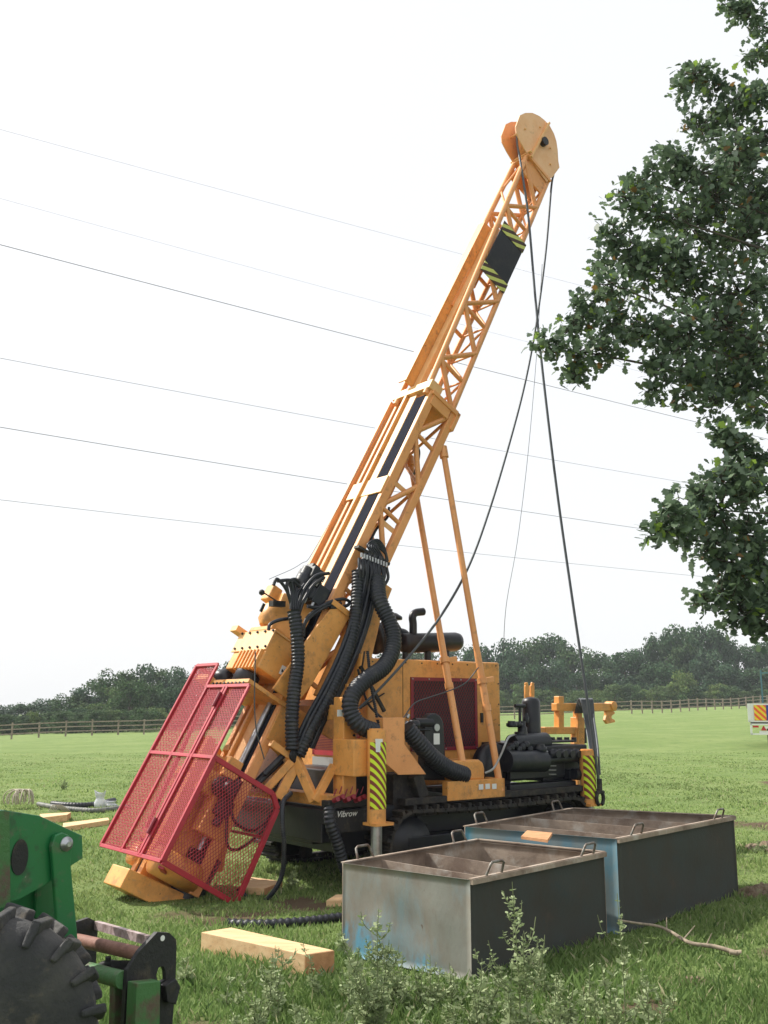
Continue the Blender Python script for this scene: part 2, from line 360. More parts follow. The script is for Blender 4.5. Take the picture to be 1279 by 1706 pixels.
ra = MB(); ra.box((2.8, N0 - .03, YF + .05), (5.85, N0 + .05, YF + .10), MP)
gpart('side_strip', ra, ORANGE, mast, .005)
# --- upper section tapering to the crown
def un(s): return N0 + .02 + (s - 5.95) * .022
def ub(s): return N1 + .05 + (s - 5.95) * .012
def uy0(s): return YN + .03 + (s - 5.95) * .040
def uy1(s): return YF - .03 - (s - 5.95) * .034
b = MB()
for yf in (uy0, uy1):
    for nf in (un, ub):
        b.tube([MP(s, nf(s), yf(s)) for s in (5.8, 7, 8, 9, 9.95)], .034, 10)
um = gpart('upper_mast', b, ORANGE)
for yf in (uy0, uy1): gpart('upper_lattice', lattice(5.9, 9.86, 9, un, ub, yf, .05, 1), ORANGE, um)
bk = MB()
for i in range(9):
    a = 5.9 + i * .44; c = a + .44; fa, fb = (uy0, uy1) if i % 2 else (uy1, uy0)
    bk.tube([MP(a, ub(a), fa(a)), MP(c, ub(c), fb(c))], .016, 8); bk.tube([MP(a, ub(a), uy0(a)), MP(a, ub(a), uy1(a))], .014, 8)
    if i > 6: bk.tube([MP(a, un(a), fa(a)), MP(c, un(c), fb(c))], .016, 8)
gpart('upper_back_lattice', bk, ORANGE, um)
wp = MB(); wp.box((7.80, -.55, 0), (8.66, -.13, .012), lambda s, n, y: MP(s, n, uy0(8.3) - .055 - y))
wpan = gpart('warning_panel', wp, BLACK, um)
for s0, s1 in ((7.79, 7.94), (8.52, 8.67)):
    wp = MB(); wp.box((s0, -.56, 0), (s1, -.12, .004), lambda s, n, y: MP(s, n, uy0(8.3) - .068 - y)); gpart('warning_stripes', wp, HAZP, wpan)
wp = MB(); wp.box((7.3, -.12, .02), (7.95, -.16, .14), MP); wp.box((7.75, -.3, .0), (8.6, -.26, .1), MP); gpart('inner_plate', wp, ORANGE, um)
# --- crown
CRP = [(866, 192), (875, 188), (887, 188), (898, 193), (907, 200), (916, 210), (923, 223), (927, 236), (929, 250), (930, 268), (932, 279), (921, 294), (911, 303), (880, 258), (868, 238), (860, 222), (859, 211)]
def cplate(y, t):
    pts = [R(px, py, -.155) for px, py in CRP]
    return MB().prism([V((p.x, y, p.z)) for p in pts], (0, t, 0))
crown = gpart('crown_head', MB().box((9.93, -.54, -.17), (9.97, -.05, .12), MP).box((9.68, -.50, -.13), (9.93, -.12, -.10), MP).box((9.68, -.50, .07), (9.93, -.12, .1), MP), ORANGE, RIG, .004)
gpart('sheave_plate', cplate(-.155, .014), PEACH, crown); gpart('sheave_plate', cplate(.105, .014), ORANGE, crown)
b = MB(); cc = R(903, 238, -.155); cc.y = -.02
b.lathe(cc - YV * .05, YV, [(0, .2), (0, .30), (.02, .30), (.04, .27), (.06, .27), (.08, .30), (.10, .30), (.10, .2)], 40)
gpart('sheave_wheel', b, ORANGE, crown)
b = MB(); b.cyl(cc - YV * .20, cc + YV * .16, .058, seg=18); gpart('sheave_pin', b, BLACK, crown)
b = MB(); b.bar(R(884, 262, -.175), R(914, 205, -.175), .05, .03, up=MN); b.box((9.97, -.07, -.21), (10.0, -.035, .16), MP)
for px, py in ((876, 214), (901, 211), (918, 246), (918, 273)): q = R(px, py, -.175); b.cyl(q, q + V((0, .30, 0)), .013, seg=10)
gpart('crown_strap', b, CREAM, crown, .003)
# --- mast foot
b = MB(); b.hexa([MP(-.05, -.34, -.30), MP(-.05, -.34, .18), MP(-.05, .36, .14), MP(-.05, .36, -.20), MP(.14, -.34, -.30), MP(.14, -.34, .18), MP(.115, .36, .14), MP(.115, .36, -.20)])
foot = gpart('mast_foot', b, YEL, RIG, .008)
b = MB()
for y in (-.13, .0): b.box((.12, .14, y), (1.4, .22, y + .07), MP)
b.box((.12, -.2, -.13), (1.3, .14, -.1), MP)
each('foot_rail', b, YEL, foot, .006)
b = MB(); b.box((.12, .12, -.06), (1.1, .2, .0), MP); gpart('rail_slot', b, BLACK, foot)
b = MB(); b.lathe(MP(.27, .22, -.26), -MN, [(0, .0), (0, .12), (.25, .125), (.42, .125), (.42, 0)]); b.lathe(MP(.27, .24, .14), -MN, [(0, 0), (0, .1), (.3, .1), (.3, 0)])
each('foot_roller', b, YEL, foot)
b = MB(); b.lathe(MP(.2, -.25, -.15), MM, [(-.1, .15), (.3, .16), (.3, .09), (.7, .08)]); gpart('foot_motor', b, BLACK, foot)
# --- rod clamp seen through the guard
b = MB(); b.box((.92, -.16, -.32), (1.12, .16, .30), MP); b.box((.55, .10, -.2), (.95, .14, .26), MP); b.box((.62, -.25, -.34), (.98, .02, -.20), MP)
b.box((.75, -.3, .2), (1.0, .1, .34), MP); b.box((1.12, -.1, -.35), (1.3, .05, -.24), MP)
for s in (.3, .42): b.box((s, .15, -.25 + s * .2), (s + .08, .2, .25), MP)
b.bar(MP(.95, -.15, -.3), MP(.45, -.45, -.1), .08, .12); b.bar(MP(1.0, -.15, .2), MP(.5, -.4, .25), .08, .12)
clamp = gpart('rod_clamp', b, YEL, RIG, .01)
b = MB(); b.lathe(MP(1.02, .02, -.36), -YV, [(0, .09), (.1, .09), (.1, .06), (.2, .06)]); b.box((.8, -.16, -.42), (.95, -.02, -.34), MP)
b.cyl(MP(.72, -.1, -.36), MP(1.15, -.12, -.36), .04)
gpart('clamp_motor', b, BLACK, clamp, .006)
b = MB(); b.curve([MP(1.0, -.05, -.4), MP(.8, -.2, -.5), MP(.9, -.5, -.4), MP(1.4, -.7, -.2)], .014); b.curve([MP(.9, -.1, -.4), MP(.6, -.25, -.48), MP(.8, -.55, -.3), MP(1.3, -.75, -.2)], .014)
each('clamp_hose', b, RUB, clamp)

# --- safety cage of expanded metal
cage = empty('safety_cage'); cage.parent = RIG
def expanded(poly, fr, off_n, pitch_a, pitch_b, wid, th):
    """two families of diagonal strands clipped to a convex polygon in (u, v)"""
    mb = MB(); poly = [(p[0], p[1]) for p in poly]; u0 = min(p[0] for p in poly); u1 = max(p[0] for p in poly); v0 = min(p[1] for p in poly); v1 = max(p[1] for p in poly)
    for sgn in (1, -1):
        d = V((pitch_a, sgn * pitch_b)).normalized(); nrm = V((-d.y, d.x)); step = 2 * pitch_a * pitch_b / math.hypot(pitch_a, pitch_b) / 1.0
        cs = [nrm.dot(V(c)) for c in ((u0, v0), (u1, v0), (u1, v1), (u0, v1))]; c = min(cs)
        while c < max(cs):
            lo, hi = -1e9, 1e9; n_ = len(poly); area = sum(poly[i][0] * poly[(i + 1) % n_][1] - poly[(i + 1) % n_][0] * poly[i][1] for i in range(n_)); sg = 1 if area > 0 else -1
            p0 = nrm * c; ok = True
            for i in range(n_):
                a = V(poly[i]); e = V(poly[(i + 1) % n_]) - a; ni = V((-e.y, e.x)) * sg; den = ni.dot(d); num = ni.dot(a - p0)
                if abs(den) < 1e-9:
                    if num > 0: ok = False
                elif den > 0: lo = max(lo, num / den)
                else: hi = min(hi, num / den)
            if ok and hi - lo > .01:
                A, B = p0 + d * lo, p0 + d * hi; wv = nrm * wid / 2; o = off_n + (.0015 if sgn > 0 else 0)
                mb.hexa([fr(*(A - wv), o), fr(*(B - wv), o), fr(*(B + wv), o), fr(*(A + wv), o), fr(*(A - wv), o + th), fr(*(B - wv), o + th), fr(*(B + wv), o + th), fr(*(A + wv), o + th)])
            c += step
    return mb
CN = .30; CYN, CYF, CYM = -.60, .60, .18
fr_front = lambda u, v, o: MP(u, CN + .02 + o, v)
fr_side = lambda u, v, o: MP(u, v, CYN - o)
fr_far = lambda u, v, o: MP(u, v, CYF + o)
SB, SM, ST, ST2 = .24, 1.15, 1.84, 2.08
def cbar(mb, a, b_, w_=.032, h_=.02): mb.bar(MP(*a), MP(*b_), w_, h_, up=MN)
f = MB(); n_ = CN + .035
for a, c in (((SB, n_, CYN), (ST, n_, CYN)), ((SB, n_, CYN), (SB, n_, CYF)), ((SM, n_, CYN), (SM, n_, CYF)), ((ST, n_, CYN), (ST, n_, CYM + .02)), ((SB, n_, CYF), (ST2, n_, CYF)), ((ST, n_, CYM), (ST2, n_, CYM)), ((ST2, n_, CYM), (ST2, n_, CYF)), ((SB, n_, CYM - .02), (ST, n_, CYM - .02)), ((SB, n_ + .003, -.23), (ST, n_ + .003, -.23)), ((SB, n_ + .003, -.18), (ST, n_ + .003, -.18))): cbar(f, a, c)
gpart('guard_frame', f, RED, cage, .003)
f = MB(); Y_ = CYN - .01
sidep = [(SB, CN + .03), (SM, CN + .03), (SM, -.34), (1.06, -.45), (SB - .02, -.47)]
for i in range(len(sidep)):
    a, c = sidep[i], sidep[(i + 1) % len(sidep)]; f.bar(MP(a[0], a[1], Y_), MP(c[0], c[1], Y_), .045, .03, up=YV)
f.bar(MP(.2, .30, Y_ + .03), MP(.2, -.42, .45), .05, .02, up=MM)
f.bar(MP(.8, -.46, Y_), MP(.8, -.44, CYF), .03, .02, up=MM); f.bar(MP(.23, -.46, Y_), MP(.23, -.44, .1), .03, .02, up=MM)
gpart('side_guard_frame', f, RED, cage, .003)
f = MB()
farp = [(SB, CN + .03), (ST2, CN + .03), (ST2, .1), (SB + .1, .0)]
for i in range(4):
    a, c = farp[i], farp[(i + 1) % 4]; f.bar(MP(a[0], a[1], CYF), MP(c[0], c[1], CYF), .035, .03, up=YV)
f.bar(MP(ST2 - .25, CN, CYM), MP(ST2 - .25, .05, CYM + .1), .03, .1, up=MM)
gpart('far_guard_frame', f, RED, cage, .003)
for poly in ([(SB, CYN), (ST, CYN), (ST, -.2), (SB, -.2)], [(SB, -.2), (ST, -.2), (ST, CYM), (SB, CYM)], [(SB, CYM), (ST2, CYM), (ST2, CYF), (SB, CYF)]):
    gpart('mesh_panel', expanded(poly, fr_front, 0, .023, .0145, .0056, .003), MESHC, cage)
gpart('mesh_panel', expanded(sidep, fr_side, 0, .024, .0155, .0042, .003), MESHC, cage)
gpart('mesh_panel', expanded(farp, fr_far, 0, .026, .017, .0045, .003), MESHC, cage)
f = MB()
for s in (.42, 1.62): f.tube([MP(s, n_ + .03, -.205), MP(s + .14, n_ + .03, -.205)], .016, 10)
each('door_hinge', f, DRED, cage)

# --- drill head on the carriage
dh = MB()
dh.box((2.12, -.12, -.30), (2.50, .19, .30), MP)
head = gpart('drill_head', dh, YEL, RIG, .012)
b = MB(); b.box((2.30, .19, -.31), (2.52, .205, .33), MP); b.box((2.50, -.13, -.31), (2.515, .205, .31), MP); each('gearbox_cover', b, CREAM, head, .004)
b = MB()
for i in range(7): b.bar(MP(2.10, .20, -.26 + i * .062), MP(2.30, .20, -.26 + i * .062), .022, .05, up=MN)
each('cooling_rib', b, YEL, head, .004)
b = MB(); b.box((1.93, -.42, -.36), (1.97, .24, .34), MP); b.box((1.97, -.3, -.34), (2.05, -.16, .3), MP)
gpart('flange_plate', b, YEL, head, .004)
b = MB()
for i in range(9): b.cyl(MP(1.925, .245, -.3 + i * .07), MP(1.925, .255, -.3 + i * .07), .012, seg=8); 
for i in range(10): b.cyl(MP(2.33 + (i % 2) * .17, .205, -.29 + (i // 2) * .14), MP(2.33 + (i % 2) * .17, .222, -.29 + (i // 2) * .14), .012, seg=6)
each('flange_bolt', b, IRON, head)
b = MB(); b.lathe(MP(2.08, .12, .36), -MM, [(-.06, .05), (0, .11), (.05, .12), (.09, .09), (.16, .07)], 20); b.lathe(MP(2.1, .1, -.02), -MM, [(0, .12), (.14, .12), (.14, .07), (.25, .07)])
each('swivel', b, BLACK, head)
b = MB(); b.hexa([MP(2.55, -.10, -.28), MP(2.55, -.10, .18), MP(2.55, .12, .18), MP(2.55, .16, -.12), MP(3.05, -.14, -.22), MP(3.05, -.14, .16), MP(3.00, .16, .16), MP(2.95, .20, -.10)])
b.lathe(MP(2.6, .14, -.0), MM, [(0, .08), (.05, .12), (.2, .12), (.25, .08)]); b.box((2.85, .15, .02), (3.02, .27, .16), MP); b.box((2.52, .02, -.2), (2.58, .2, .2), MP)
gpart('gearbox', b, YEL, head, .015)
b = MB(); b.cyl(R(460, 1001, -.2), R(440, 988, -.2), .007, seg=8); b.lathe(R(436, 987, -.2), (1, 0, 0), [(-.03, .002), (-.02, .022), (0, .03), (.02, .022), (.03, .002)], 12); b.box(R(455, 1000, -.22), R(468, 1012, -.14))
b.bar(R(434, 1019, -.05), R(440, 1006, -.05), .012, .03)
gpart('gear_lever', b, IRON, head)
b = MB()
for (px, py, y, r, L, dr) in ((505, 965, -.2, .075, .25, MM), (520, 985, -.28, .07, .22, MM), (498, 985, -.12, .06, .2, MM), (532, 1000, -.3, .055, .2, MM)):
    p = R(px, py, y); b.lathe(p - dr * L / 2, dr, [(0, r * .7), (.02, r), (L * .6, r), (L * .65, r * .8), (L, r * .8)], 16)
b.box((3.18, -.02, -.3), (3.3, .12, -.02), MP); b.box((3.28, .0, -.2), (3.36, .10, -.08), MP); b.box((2.95, -.12, -.36), (3.15, .02, -.2), MP)
each('hydraulic_motor', b, RUB, head, .006)
b = MB()
for (px, py) in ((508, 1000), (520, 1008), (500, 1012), (538, 965), (528, 972), (545, 1010)): p = R(px, py, -.34); b.cyl(p - MM * .03, p + MM * .03, .016, seg=8)
each('hose_fitting', b, STEEL, head)
b = MB(); b.box((2.5, .1, .3), (2.56, .28, .42), MP); b.box((1.95, .05, .34), (2.0, .3, .6), MP); each('head_bracket', b, CREAM, head, .003)
b = MB(); q = [R(470, 1108, -.305), R(478, 1112, -.305), R(473, 1126, -.305), R(464, 1122, -.305)]; b.prism(q, (0, -.004, 0)); lb = gpart('warning_label', b, LABEL, head)
b = MB(); b.prism([R(470, 1114, -.311), R(473, 1120, -.311), R(468, 1119, -.311)], (0, -.002, 0)); gpart('warning_symbol', b, BLACK, lb)
b = MB(); b.box((2.5, N0, .0), (2.53, N0 + .03, .0 + .001), MP)
# carriage side plates behind the head
b = MB(); ycp = -.40
b.prism([MP(2.0, .0, ycp), MP(2.0, -.30, ycp), MP(2.25, -.36, ycp), MP(3.05, -.42, ycp), MP(3.05, -.20, ycp), MP(2.7, -.12, ycp)], (0, .03, 0))
b.prism([MP(2.0, -.02, .32), MP(2.0, -.30, .32), MP(3.05, -.42, .32), MP(3.05, -.20, .32)], (0, .03, 0))
b.box((3.02, -.5, -.42), (3.08, -.16, .3), MP); b.box((2.2, -.50, -.42), (3.05, -.47, -.30), MP)
gpart('carriage', b, YEL, RIG, .008)

# --- mast cradle: big frame behind the mast, post, struts and crossbeam
b = MB()
b.prism([R(640, 978, -.42), R(608, 985, -.42), R(545, 1160, -.42), R(560, 1180, -.42), R(600, 1175, -.42), R(622, 1085, -.42), R(645, 985, -.42)], (0, .05, 0))
b.prism([R(640, 978, .3), R(608, 985, .3), R(545, 1160, .3), R(560, 1180, .3), R(600, 1175, .3), R(622, 1085, .3), R(645, 985, .3)], (0, .05, 0))
b.bar(MP(3.55, N1 - .02, -.42), MP(1.9, N1 - .10, -.42), .05, .14, up=MN); b.bar(MP(3.55, N1 - .02, .32), MP(1.9, N1 - .1, .32), .05, .14, up=MN)
b.bar(MP(2.2, N1 - .04, -.4), MP(2.2, N1 - .04, .34), .1, .1); b.bar(MP(3.2, N1 - .04, -.4), MP(3.2, N1 - .04, .34), .1, .1)
crad = gpart('mast_cradle', b, YEL, RIG, .008)
b = MB(); yp = -.80
p0, p1 = R(576, 1165, yp), R(576, 1330, yp)
b.box((p0.x - .075, yp - .07, p1.z - .02), (p0.x + .075, yp + .09, p0.z + .02)); b.box((p0.x - .075, .62, p1.z - .02), (p0.x + .075, .78, p0.z + .02))
b.bar((p0.x, yp, p0.z - .12), (p0.x, .7, p0.z - .12), .1, .14)
post = gpart('cradle_post', b, YEL, RIG, .01)
b = MB()
for z in (1225, 1256, 1290): q = R(572 + 17, z, yp - .075); b.cyl(q, q - YV * .01, .012, seg=8)
each('post_bolt', b, IRON, post)
b = MB(); q = R(566, 1188, yp - .075); b.box((q.x - .03, q.y - .003, q.z - .03), (q.x + .03, q.y, q.z + .03)); gpart('post_sticker', b, LABEL, post)
b = MB(); q1, q2 = R(590, 1232, -1.0), R(616, 1292, -1.0); b.box((q1.x - .05, -1.06, q2.z), (q2.x + .05, -.74, q1.z)); gpart('jack_bracket', b, YEL, RIG, .008)
b = MB(); xs_ = p0.x - .12; zb = R(520, 1337, yp).z
b.box((xs_ - .12, -.86, zb - .04), (xs_ + .02, .80, zb + .06)); cb = gpart('crossbeam', b, YEL, RIG, .008)
b = MB()
A1 = R(478, 1262, -.50)
b.bar(R(452, 1238, -.42), R(492, 1266, -.52), .06, .06); b.bar(R(492, 1262, -.52), R(524, 1335, -.70), .07, .08); b.bar(R(556, 1275, -.75), R(524, 1335, -.72), .06, .07)
b.bar(R(486, 1268, -.52), R(440, 1318, -.40), .07, .07); b.bar(R(492, 1275, -.52), R(463, 1330, -.46), .07, .09); b.bar(R(485, 1265, -.5), R(470, 1245, -.2), .1, .1)
b.bar(R(452, 1238, -.42), MP(1.55, N1 + .1, -.32), .06, .06)
for yy in (.35, .6): b.bar(V((-.62, yy, zb)), V((-1.0, yy - .2, zb + .45)), .07, .07)
each('frame_strut', b, YEL, RIG, .006)
b = MB(); b.bar(MP(1.5, N0 - .3, -.32), MP(1.95, N1, -.32), .04, .2, up=YV); b.box((1.6, -.5, -.34), (2.0, -.2, -.31), MP); b.box((1.2, -.6, -.2), (1.9, -.5, .2), MP)
each('lower_gusset', b, YEL, RIG, .006)
b = MB()
b.cyl(R(440, 1290, -.3), R(385, 1350, -.2) * .35 + R(440, 1290, -.3) * .65, .03); b.cyl(R(478, 1252, -.45), R(440, 1290, -.40), .028); b.cyl(R(470, 1268, -.40), R(430, 1305, -.36), .022)
each('tilt_cylinder', b, RUB, RIG)

# --- engine housing
HY = -.42; h0, h1 = R(832, 1104, HY), R(832, 1300, HY); hx0 = R(612, 1200, HY).x; hx1 = h0.x; hzt = h0.z; hzb = .80
b = MB(); b.box((hx0, HY, hzb), (hx1, .85, hzt)); house = gpart('engine_housing', b, YEL, RIG, .02)
g1, g2 = R(683, 1128, HY), R(795, 1248, HY)
b = MB(); t_ = .035
for (xa, xb, za, zb_) in ((g1.x, g2.x, g1.z - t_, g1.z), (g1.x, g2.x, g2.z, g2.z + t_), (g1.x, g1.x + t_, g2.z + t_, g1.z - t_), (g2.x - t_, g2.x, g2.z + t_, g1.z - t_)): b.box((xa, HY - .014, za), (xb, HY - .001, zb_))
grf = gpart('grille', b, DRED, house)
b = MB(); b.box((g1.x + t_, HY - .004, g2.z + t_), (g2.x - t_, HY - .001, g1.z - t_)); gpart('grille_backing', b, BLACK, grf)
gpart('grille_mesh', expanded([(g1.x + t_, g2.z + t_), (g2.x - t_, g2.z + t_), (g2.x - t_, g1.z - t_), (g1.x + t_, g1.z - t_)], lambda u, v, o: V((u, HY - .005 - o, v)), 0, .018, .028, .006, .003), MESHR, grf)
b = MB()
for i in range(5):
    for z in (g1.z - .017, g2.z + .017): q = g1.x + .02 + i * (g2.x - g1.x - .04) / 4; b.cyl((q, HY - .014, z), (q, HY - .022, z), .008, seg=8)
each('grille_bolt', b, STEEL, grf)
# front face of the housing: red louvre and grey panel
xf = hx0
b = MB()
for i in range(9): q = hx0 + .06 + i * (hx1 - hx0 - .12) / 8; b.cyl((q, HY, hzt - .035), (q, HY - .006, hzt - .035), .008, seg=8)
for i in range(5): q = hzb + .15 + i * .22; b.cyl((hx1 - .03, HY, q), (hx1 - .03, HY - .006, q), .008, seg=8)
gpart('panel_bolts', b, IRON, house)
b = MB(); b.box((g1.x - .10, HY - .003, hzb + .02), (g1.x - .095, HY - .0005, hzt - .06)); gpart('panel_seam', b, IRON, house)
b = MB(); b.box((g2.x + .05, HY - .02, 1.42), (g2.x + .08, HY - .001, 1.52)); gpart('door_latch', b, IRON, house)
xf = hx0
b = MB(); a1, a2 = 1.10, 1.42
b.box((xf - .015, -.30, a1), (xf - .001, .5, a1 + .05)); b.box((xf - .015, -.30, a2 - .04), (xf - .001, .5, a2)); b.box((xf - .015, -.30, a1), (xf - .001, -.26, a2)); b.box((xf - .015, .46, a1), (xf - .001, .5, a2))
lv = gpart('front_grille', b, RED, house)
b = MB()
for i in range(16): z = a1 + .06 + i * .0135 * 1.2; b.bar((xf - .008, -.26, z), (xf - .008, .46, z), .012, .006)
each('louvre', b, DRED, lv)
b = MB(); b.box((xf - .012, -.3, .86), (xf - .001, .5, 1.08)); gpart('lower_panel', b, GREYP, house)
# exhaust silencer, stack and air filter on top
ym = -.05
def RT(px, py): return R(px, py, ym)
b = MB(); s0, s1 = RT(668, 1072), RT(766, 1069); rr = .105
d_ = (s1 - s0).normalized(); L_ = (s1 - s0).length
b.lathe(s0, d_, [(0, .02), (.01, rr * .8), (.04, rr), (L_ - .08, rr), (L_ - .03, rr * .9), (L_, .05)], 24)
b.cyl(RT(712, 1075), (RT(712, 1075).x, ym, hzt), .04); b.cyl(RT(742, 1075), (RT(742, 1075).x, ym, hzt), .045); b.cyl(RT(675, 1075), (RT(675, 1075).x, ym, hzt), .035)
sil = gpart('silencer', b, BLACK, house)
b = MB(); b.curve([RT(688, 1062), RT(688, 1040), RT(687, 1028), RT(692, 1021), RT(705, 1019)], .042, 16); gpart('exhaust_stack', b, BLACK, sil)
yr = .1
def RA(px, py): return R(px, py, yr)
b = MB(); a0, a1_ = RA(619, 1064), RA(660, 1056); d_ = (a1_ - a0).normalized(); L_ = (a1_ - a0).length
b.lathe(a0, d_, [(0, .03), (.005, .165), (.03, .175), (.04, .155), (.06, .17), (.09, .17), (.10, .15), (L_ * .9, .15), (L_, .08)], 28)
b.curve([RA(658, 1055), RA(672, 1058), RA(677, 1068), RA(677, 1082)], .065, 16); b.cyl(RA(677, 1075), RA(677, 1084), .075)
b.cyl(RA(652, 1052), RA(650, 1032), .045); b.lathe(RA(650, 1034), (0, 0, 1), [(0, .03), (.01, .13), (.04, .13), (.08, .07), (.085, .01)], 20)
b.box(RA(617, 1088) - YV * .04, RA(612, 1068) + YV * .04); b.box(RA(640, 1078), RA(650, 1098))
gpart('air_filter', b, RUB, house)

# --- chassis, crawler tracks
b = MB(); b.box((-.55, -.62, .38), (3.0, .58, .62)); b.box((-.60, -.9, .58), (3.05, .88, .70))
b.box((-.6, -.84, .42), (-.45, .80, .66)); b.box((-.35, -.7, .3), (.3, .6, .5)); b.box((-.2, -.5, .55), (.25, .5, 1.0))
gpart('chassis', b, BLACK, RIG, .01)
b = MB(); b.box((hx0 - .02, -1.02, .70), (2.75, -.90, .76)); b.box((.9, -.99, .76), (1.55, HY, .80)); gpart('deck_plate', b, DIRTY, RIG, .006)
def track(yc, wd, x0, x1, zt):
    r = zt / 2; par = empty('crawler_track'); par.parent = RIG
    L = (x1 - x0 - 2 * r); per = 2 * L + 2 * math.pi * r; n = 46
    belt = MB()
    for i in range(n):
        s = per * i / n
        if s < L: p = V((x0 + r + s, 0, zt)); t = V((1, 0, 0))
        elif s < L + math.pi * r: a = (s - L) / r; p = V((x1 - r + r * math.sin(a), 0, r + r * math.cos(a))); t = V((math.cos(a), 0, -math.sin(a)))
        elif s < 2 * L + math.pi * r: p = V((x1 - r - (s - L - math.pi * r), 0, 0)); t = V((-1, 0, 0))
        else: a = (s - 2 * L - math.pi * r) / r; p = V((x0 + r - r * math.sin(a), 0, r - r * math.cos(a))); t = V((-math.cos(a), 0, math.sin(a)))
        nn = V((t.z, 0, -t.x)) * -1; p.y = yc; hw = V((0, wd / 2, 0)); pl = per / n * .46
        if s < L: p.z -= .02 * math.sin(math.pi * s / L)
        nn = V((-t.z, 0, t.x))
        def fr(u, v, w2): return p + t * u + hw * v + nn * w2
        belt.box((-pl, -1, -.03), (pl, 1, .0), fr); belt.box((-pl * .7, -1, 0), (-pl * .2, 1, .04), fr); belt.box((pl * .3, -1, 0), (pl * .5, 1, .02), fr); belt.box((-pl * .9, -.3, -.065), (pl * .9, .3, -.03), fr)
    gpart('track_belt', belt, DIRTY, par)
    fr_ = MB(); fr_.box((x0 + r * .9, yc - .08, r - .09), (x1 - r * .9, yc + .08, r + .08)); fr_.box((x0 + r, yc - .11, r - .12), (x1 - r, yc + .11, r - .08)); gpart('track_frame', fr_, BLACK, par, .01)
    for xx in (x0 + r, x1 - r):
        wh = MB(); wh.lathe((xx, yc - .07, r), YV, [(0, .05), (0, r * .45), (.02, r * .5), (.02, r - .07), (.12, r - .07), (.12, r * .5), (.14, r * .45), (.14, .05)], 24)
        for k in range(12): a = k * math.pi / 6; wh.bar((xx + (r - .08) * math.cos(a), yc, r + (r - .08) * math.sin(a)), (xx + (r - .035) * math.cos(a), yc, r + (r - .035) * math.sin(a)), .05, .05)
        gpart('drive_sprocket', wh, BLACK, par)
    for k in range(6):
        xx = x0 + r * 1.5 + k * (x1 - x0 - 3 * r) / 5; wh = MB(); wh.lathe((xx, yc - .09, .095), YV, [(0, .03), (0, .075), (.05, .075), (.05, .06), (.13, .06), (.13, .075), (.18, .075), (.18, .03)], 16); gpart('track_roller', wh, DIRTY, par)
track(-.88, .34, .0, 2.78, .66); track(.86, .34, -.12, 2.66, .62)

# --- jacks
def jack(px, py0, py1, y, rad, lead, striped=True, foot=True):
    a, c = R(px, py0, y), R(px, py1, y); x = (a.x + c.x) / 2; zt, zb2 = a.z, c.z
    j = empty('support_jack'); j.parent = RIG
    m1 = MB(); m1.cyl((x, y, zb2), (x, y, zt), rad, seg=32); m1.box((x - rad * .98, y - rad * 1.1, zb2 - .015), (x + rad * 1.5, y + rad * 1.1, zb2 + .01)); m1.cyl((x, y, zt), (x, y, zt + .012), rad * .8)
    gpart('jack_tube', m1, YEL, j)
    m1 = MB(); m1.cyl((x, y, .04), (x, y, zb2), rad * .6, seg=20); gpart('jack_ram', m1, STEEL, j)
    m1 = MB(); m1.lathe((x, y, .0), (0, 0, 1), [(0, .2), (.03, .2), (.05, .08)], 20); gpart('jack_foot', m1, YEL, j)
    # diagonal reflective stripes wrapped round the near half of the tube
    z0_, z1_ = lead; m1 = MB(); seg = 24; amin, amax = math.radians(-170), math.radians(-30); vs = []; 
    for k in range(seg + 1):
        a_ = amin + (amax - amin) * k / seg
        for zz in (z0_, z1_): vs.append((x + (rad + .003) * math.cos(a_), y + (rad + .003) * math.sin(a_), zz))
    m1.add(vs, [(2 * k, 2 * k + 2, 2 * k + 3, 2 * k + 1) for k in range(seg)], True); gpart('stripe_tape', m1, HAZ, j)
    return x, zt, zb2
jx, jzt, jzb = jack(627, 1216, 1372, -1.12, .083, (R(627, 1347, -1.12).z, R(627, 1236, -1.12).z))
b = MB(); q = [R(625, 1231, -1.20), R(637, 1231, -1.20), R(637, 1253, -1.20), R(626, 1253, -1.20)]; b.prism(q, (0, -.003, 0)); gpart('jack_label', b, LABEL, RIG)
jack(979, 1250, 1340, -1.02, .083, (R(979, 1330, -1.02).z, R(979, 1258, -1.02).z))
jack(0, 0, 0, 1.1, .083, (0, 0)) if False else None
# bent plate beside the jack
b = MB(); yb = -1.04
b.prism([R(638, 1197, yb), R(674, 1198, yb), R(674, 1240, yb), R(710, 1290, yb), R(664, 1291, yb), R(640, 1270, yb)], (0, .02, 0)); b.box(R(638, 1196, yb), R(674, 1199, yb) + V((0, .12, 0)))
gpart('guard_plate', b, ORANGE, RIG, .004)
b = MB(); b.bar(R(690, 1290, -.95), R(702, 1328, -.95), .1, .12); b.box(R(655, 1290, -.9), R(700, 1350, -.9) + V((0, .3, 0))); gpart('valve_block', b, DIRTY, RIG, .01)
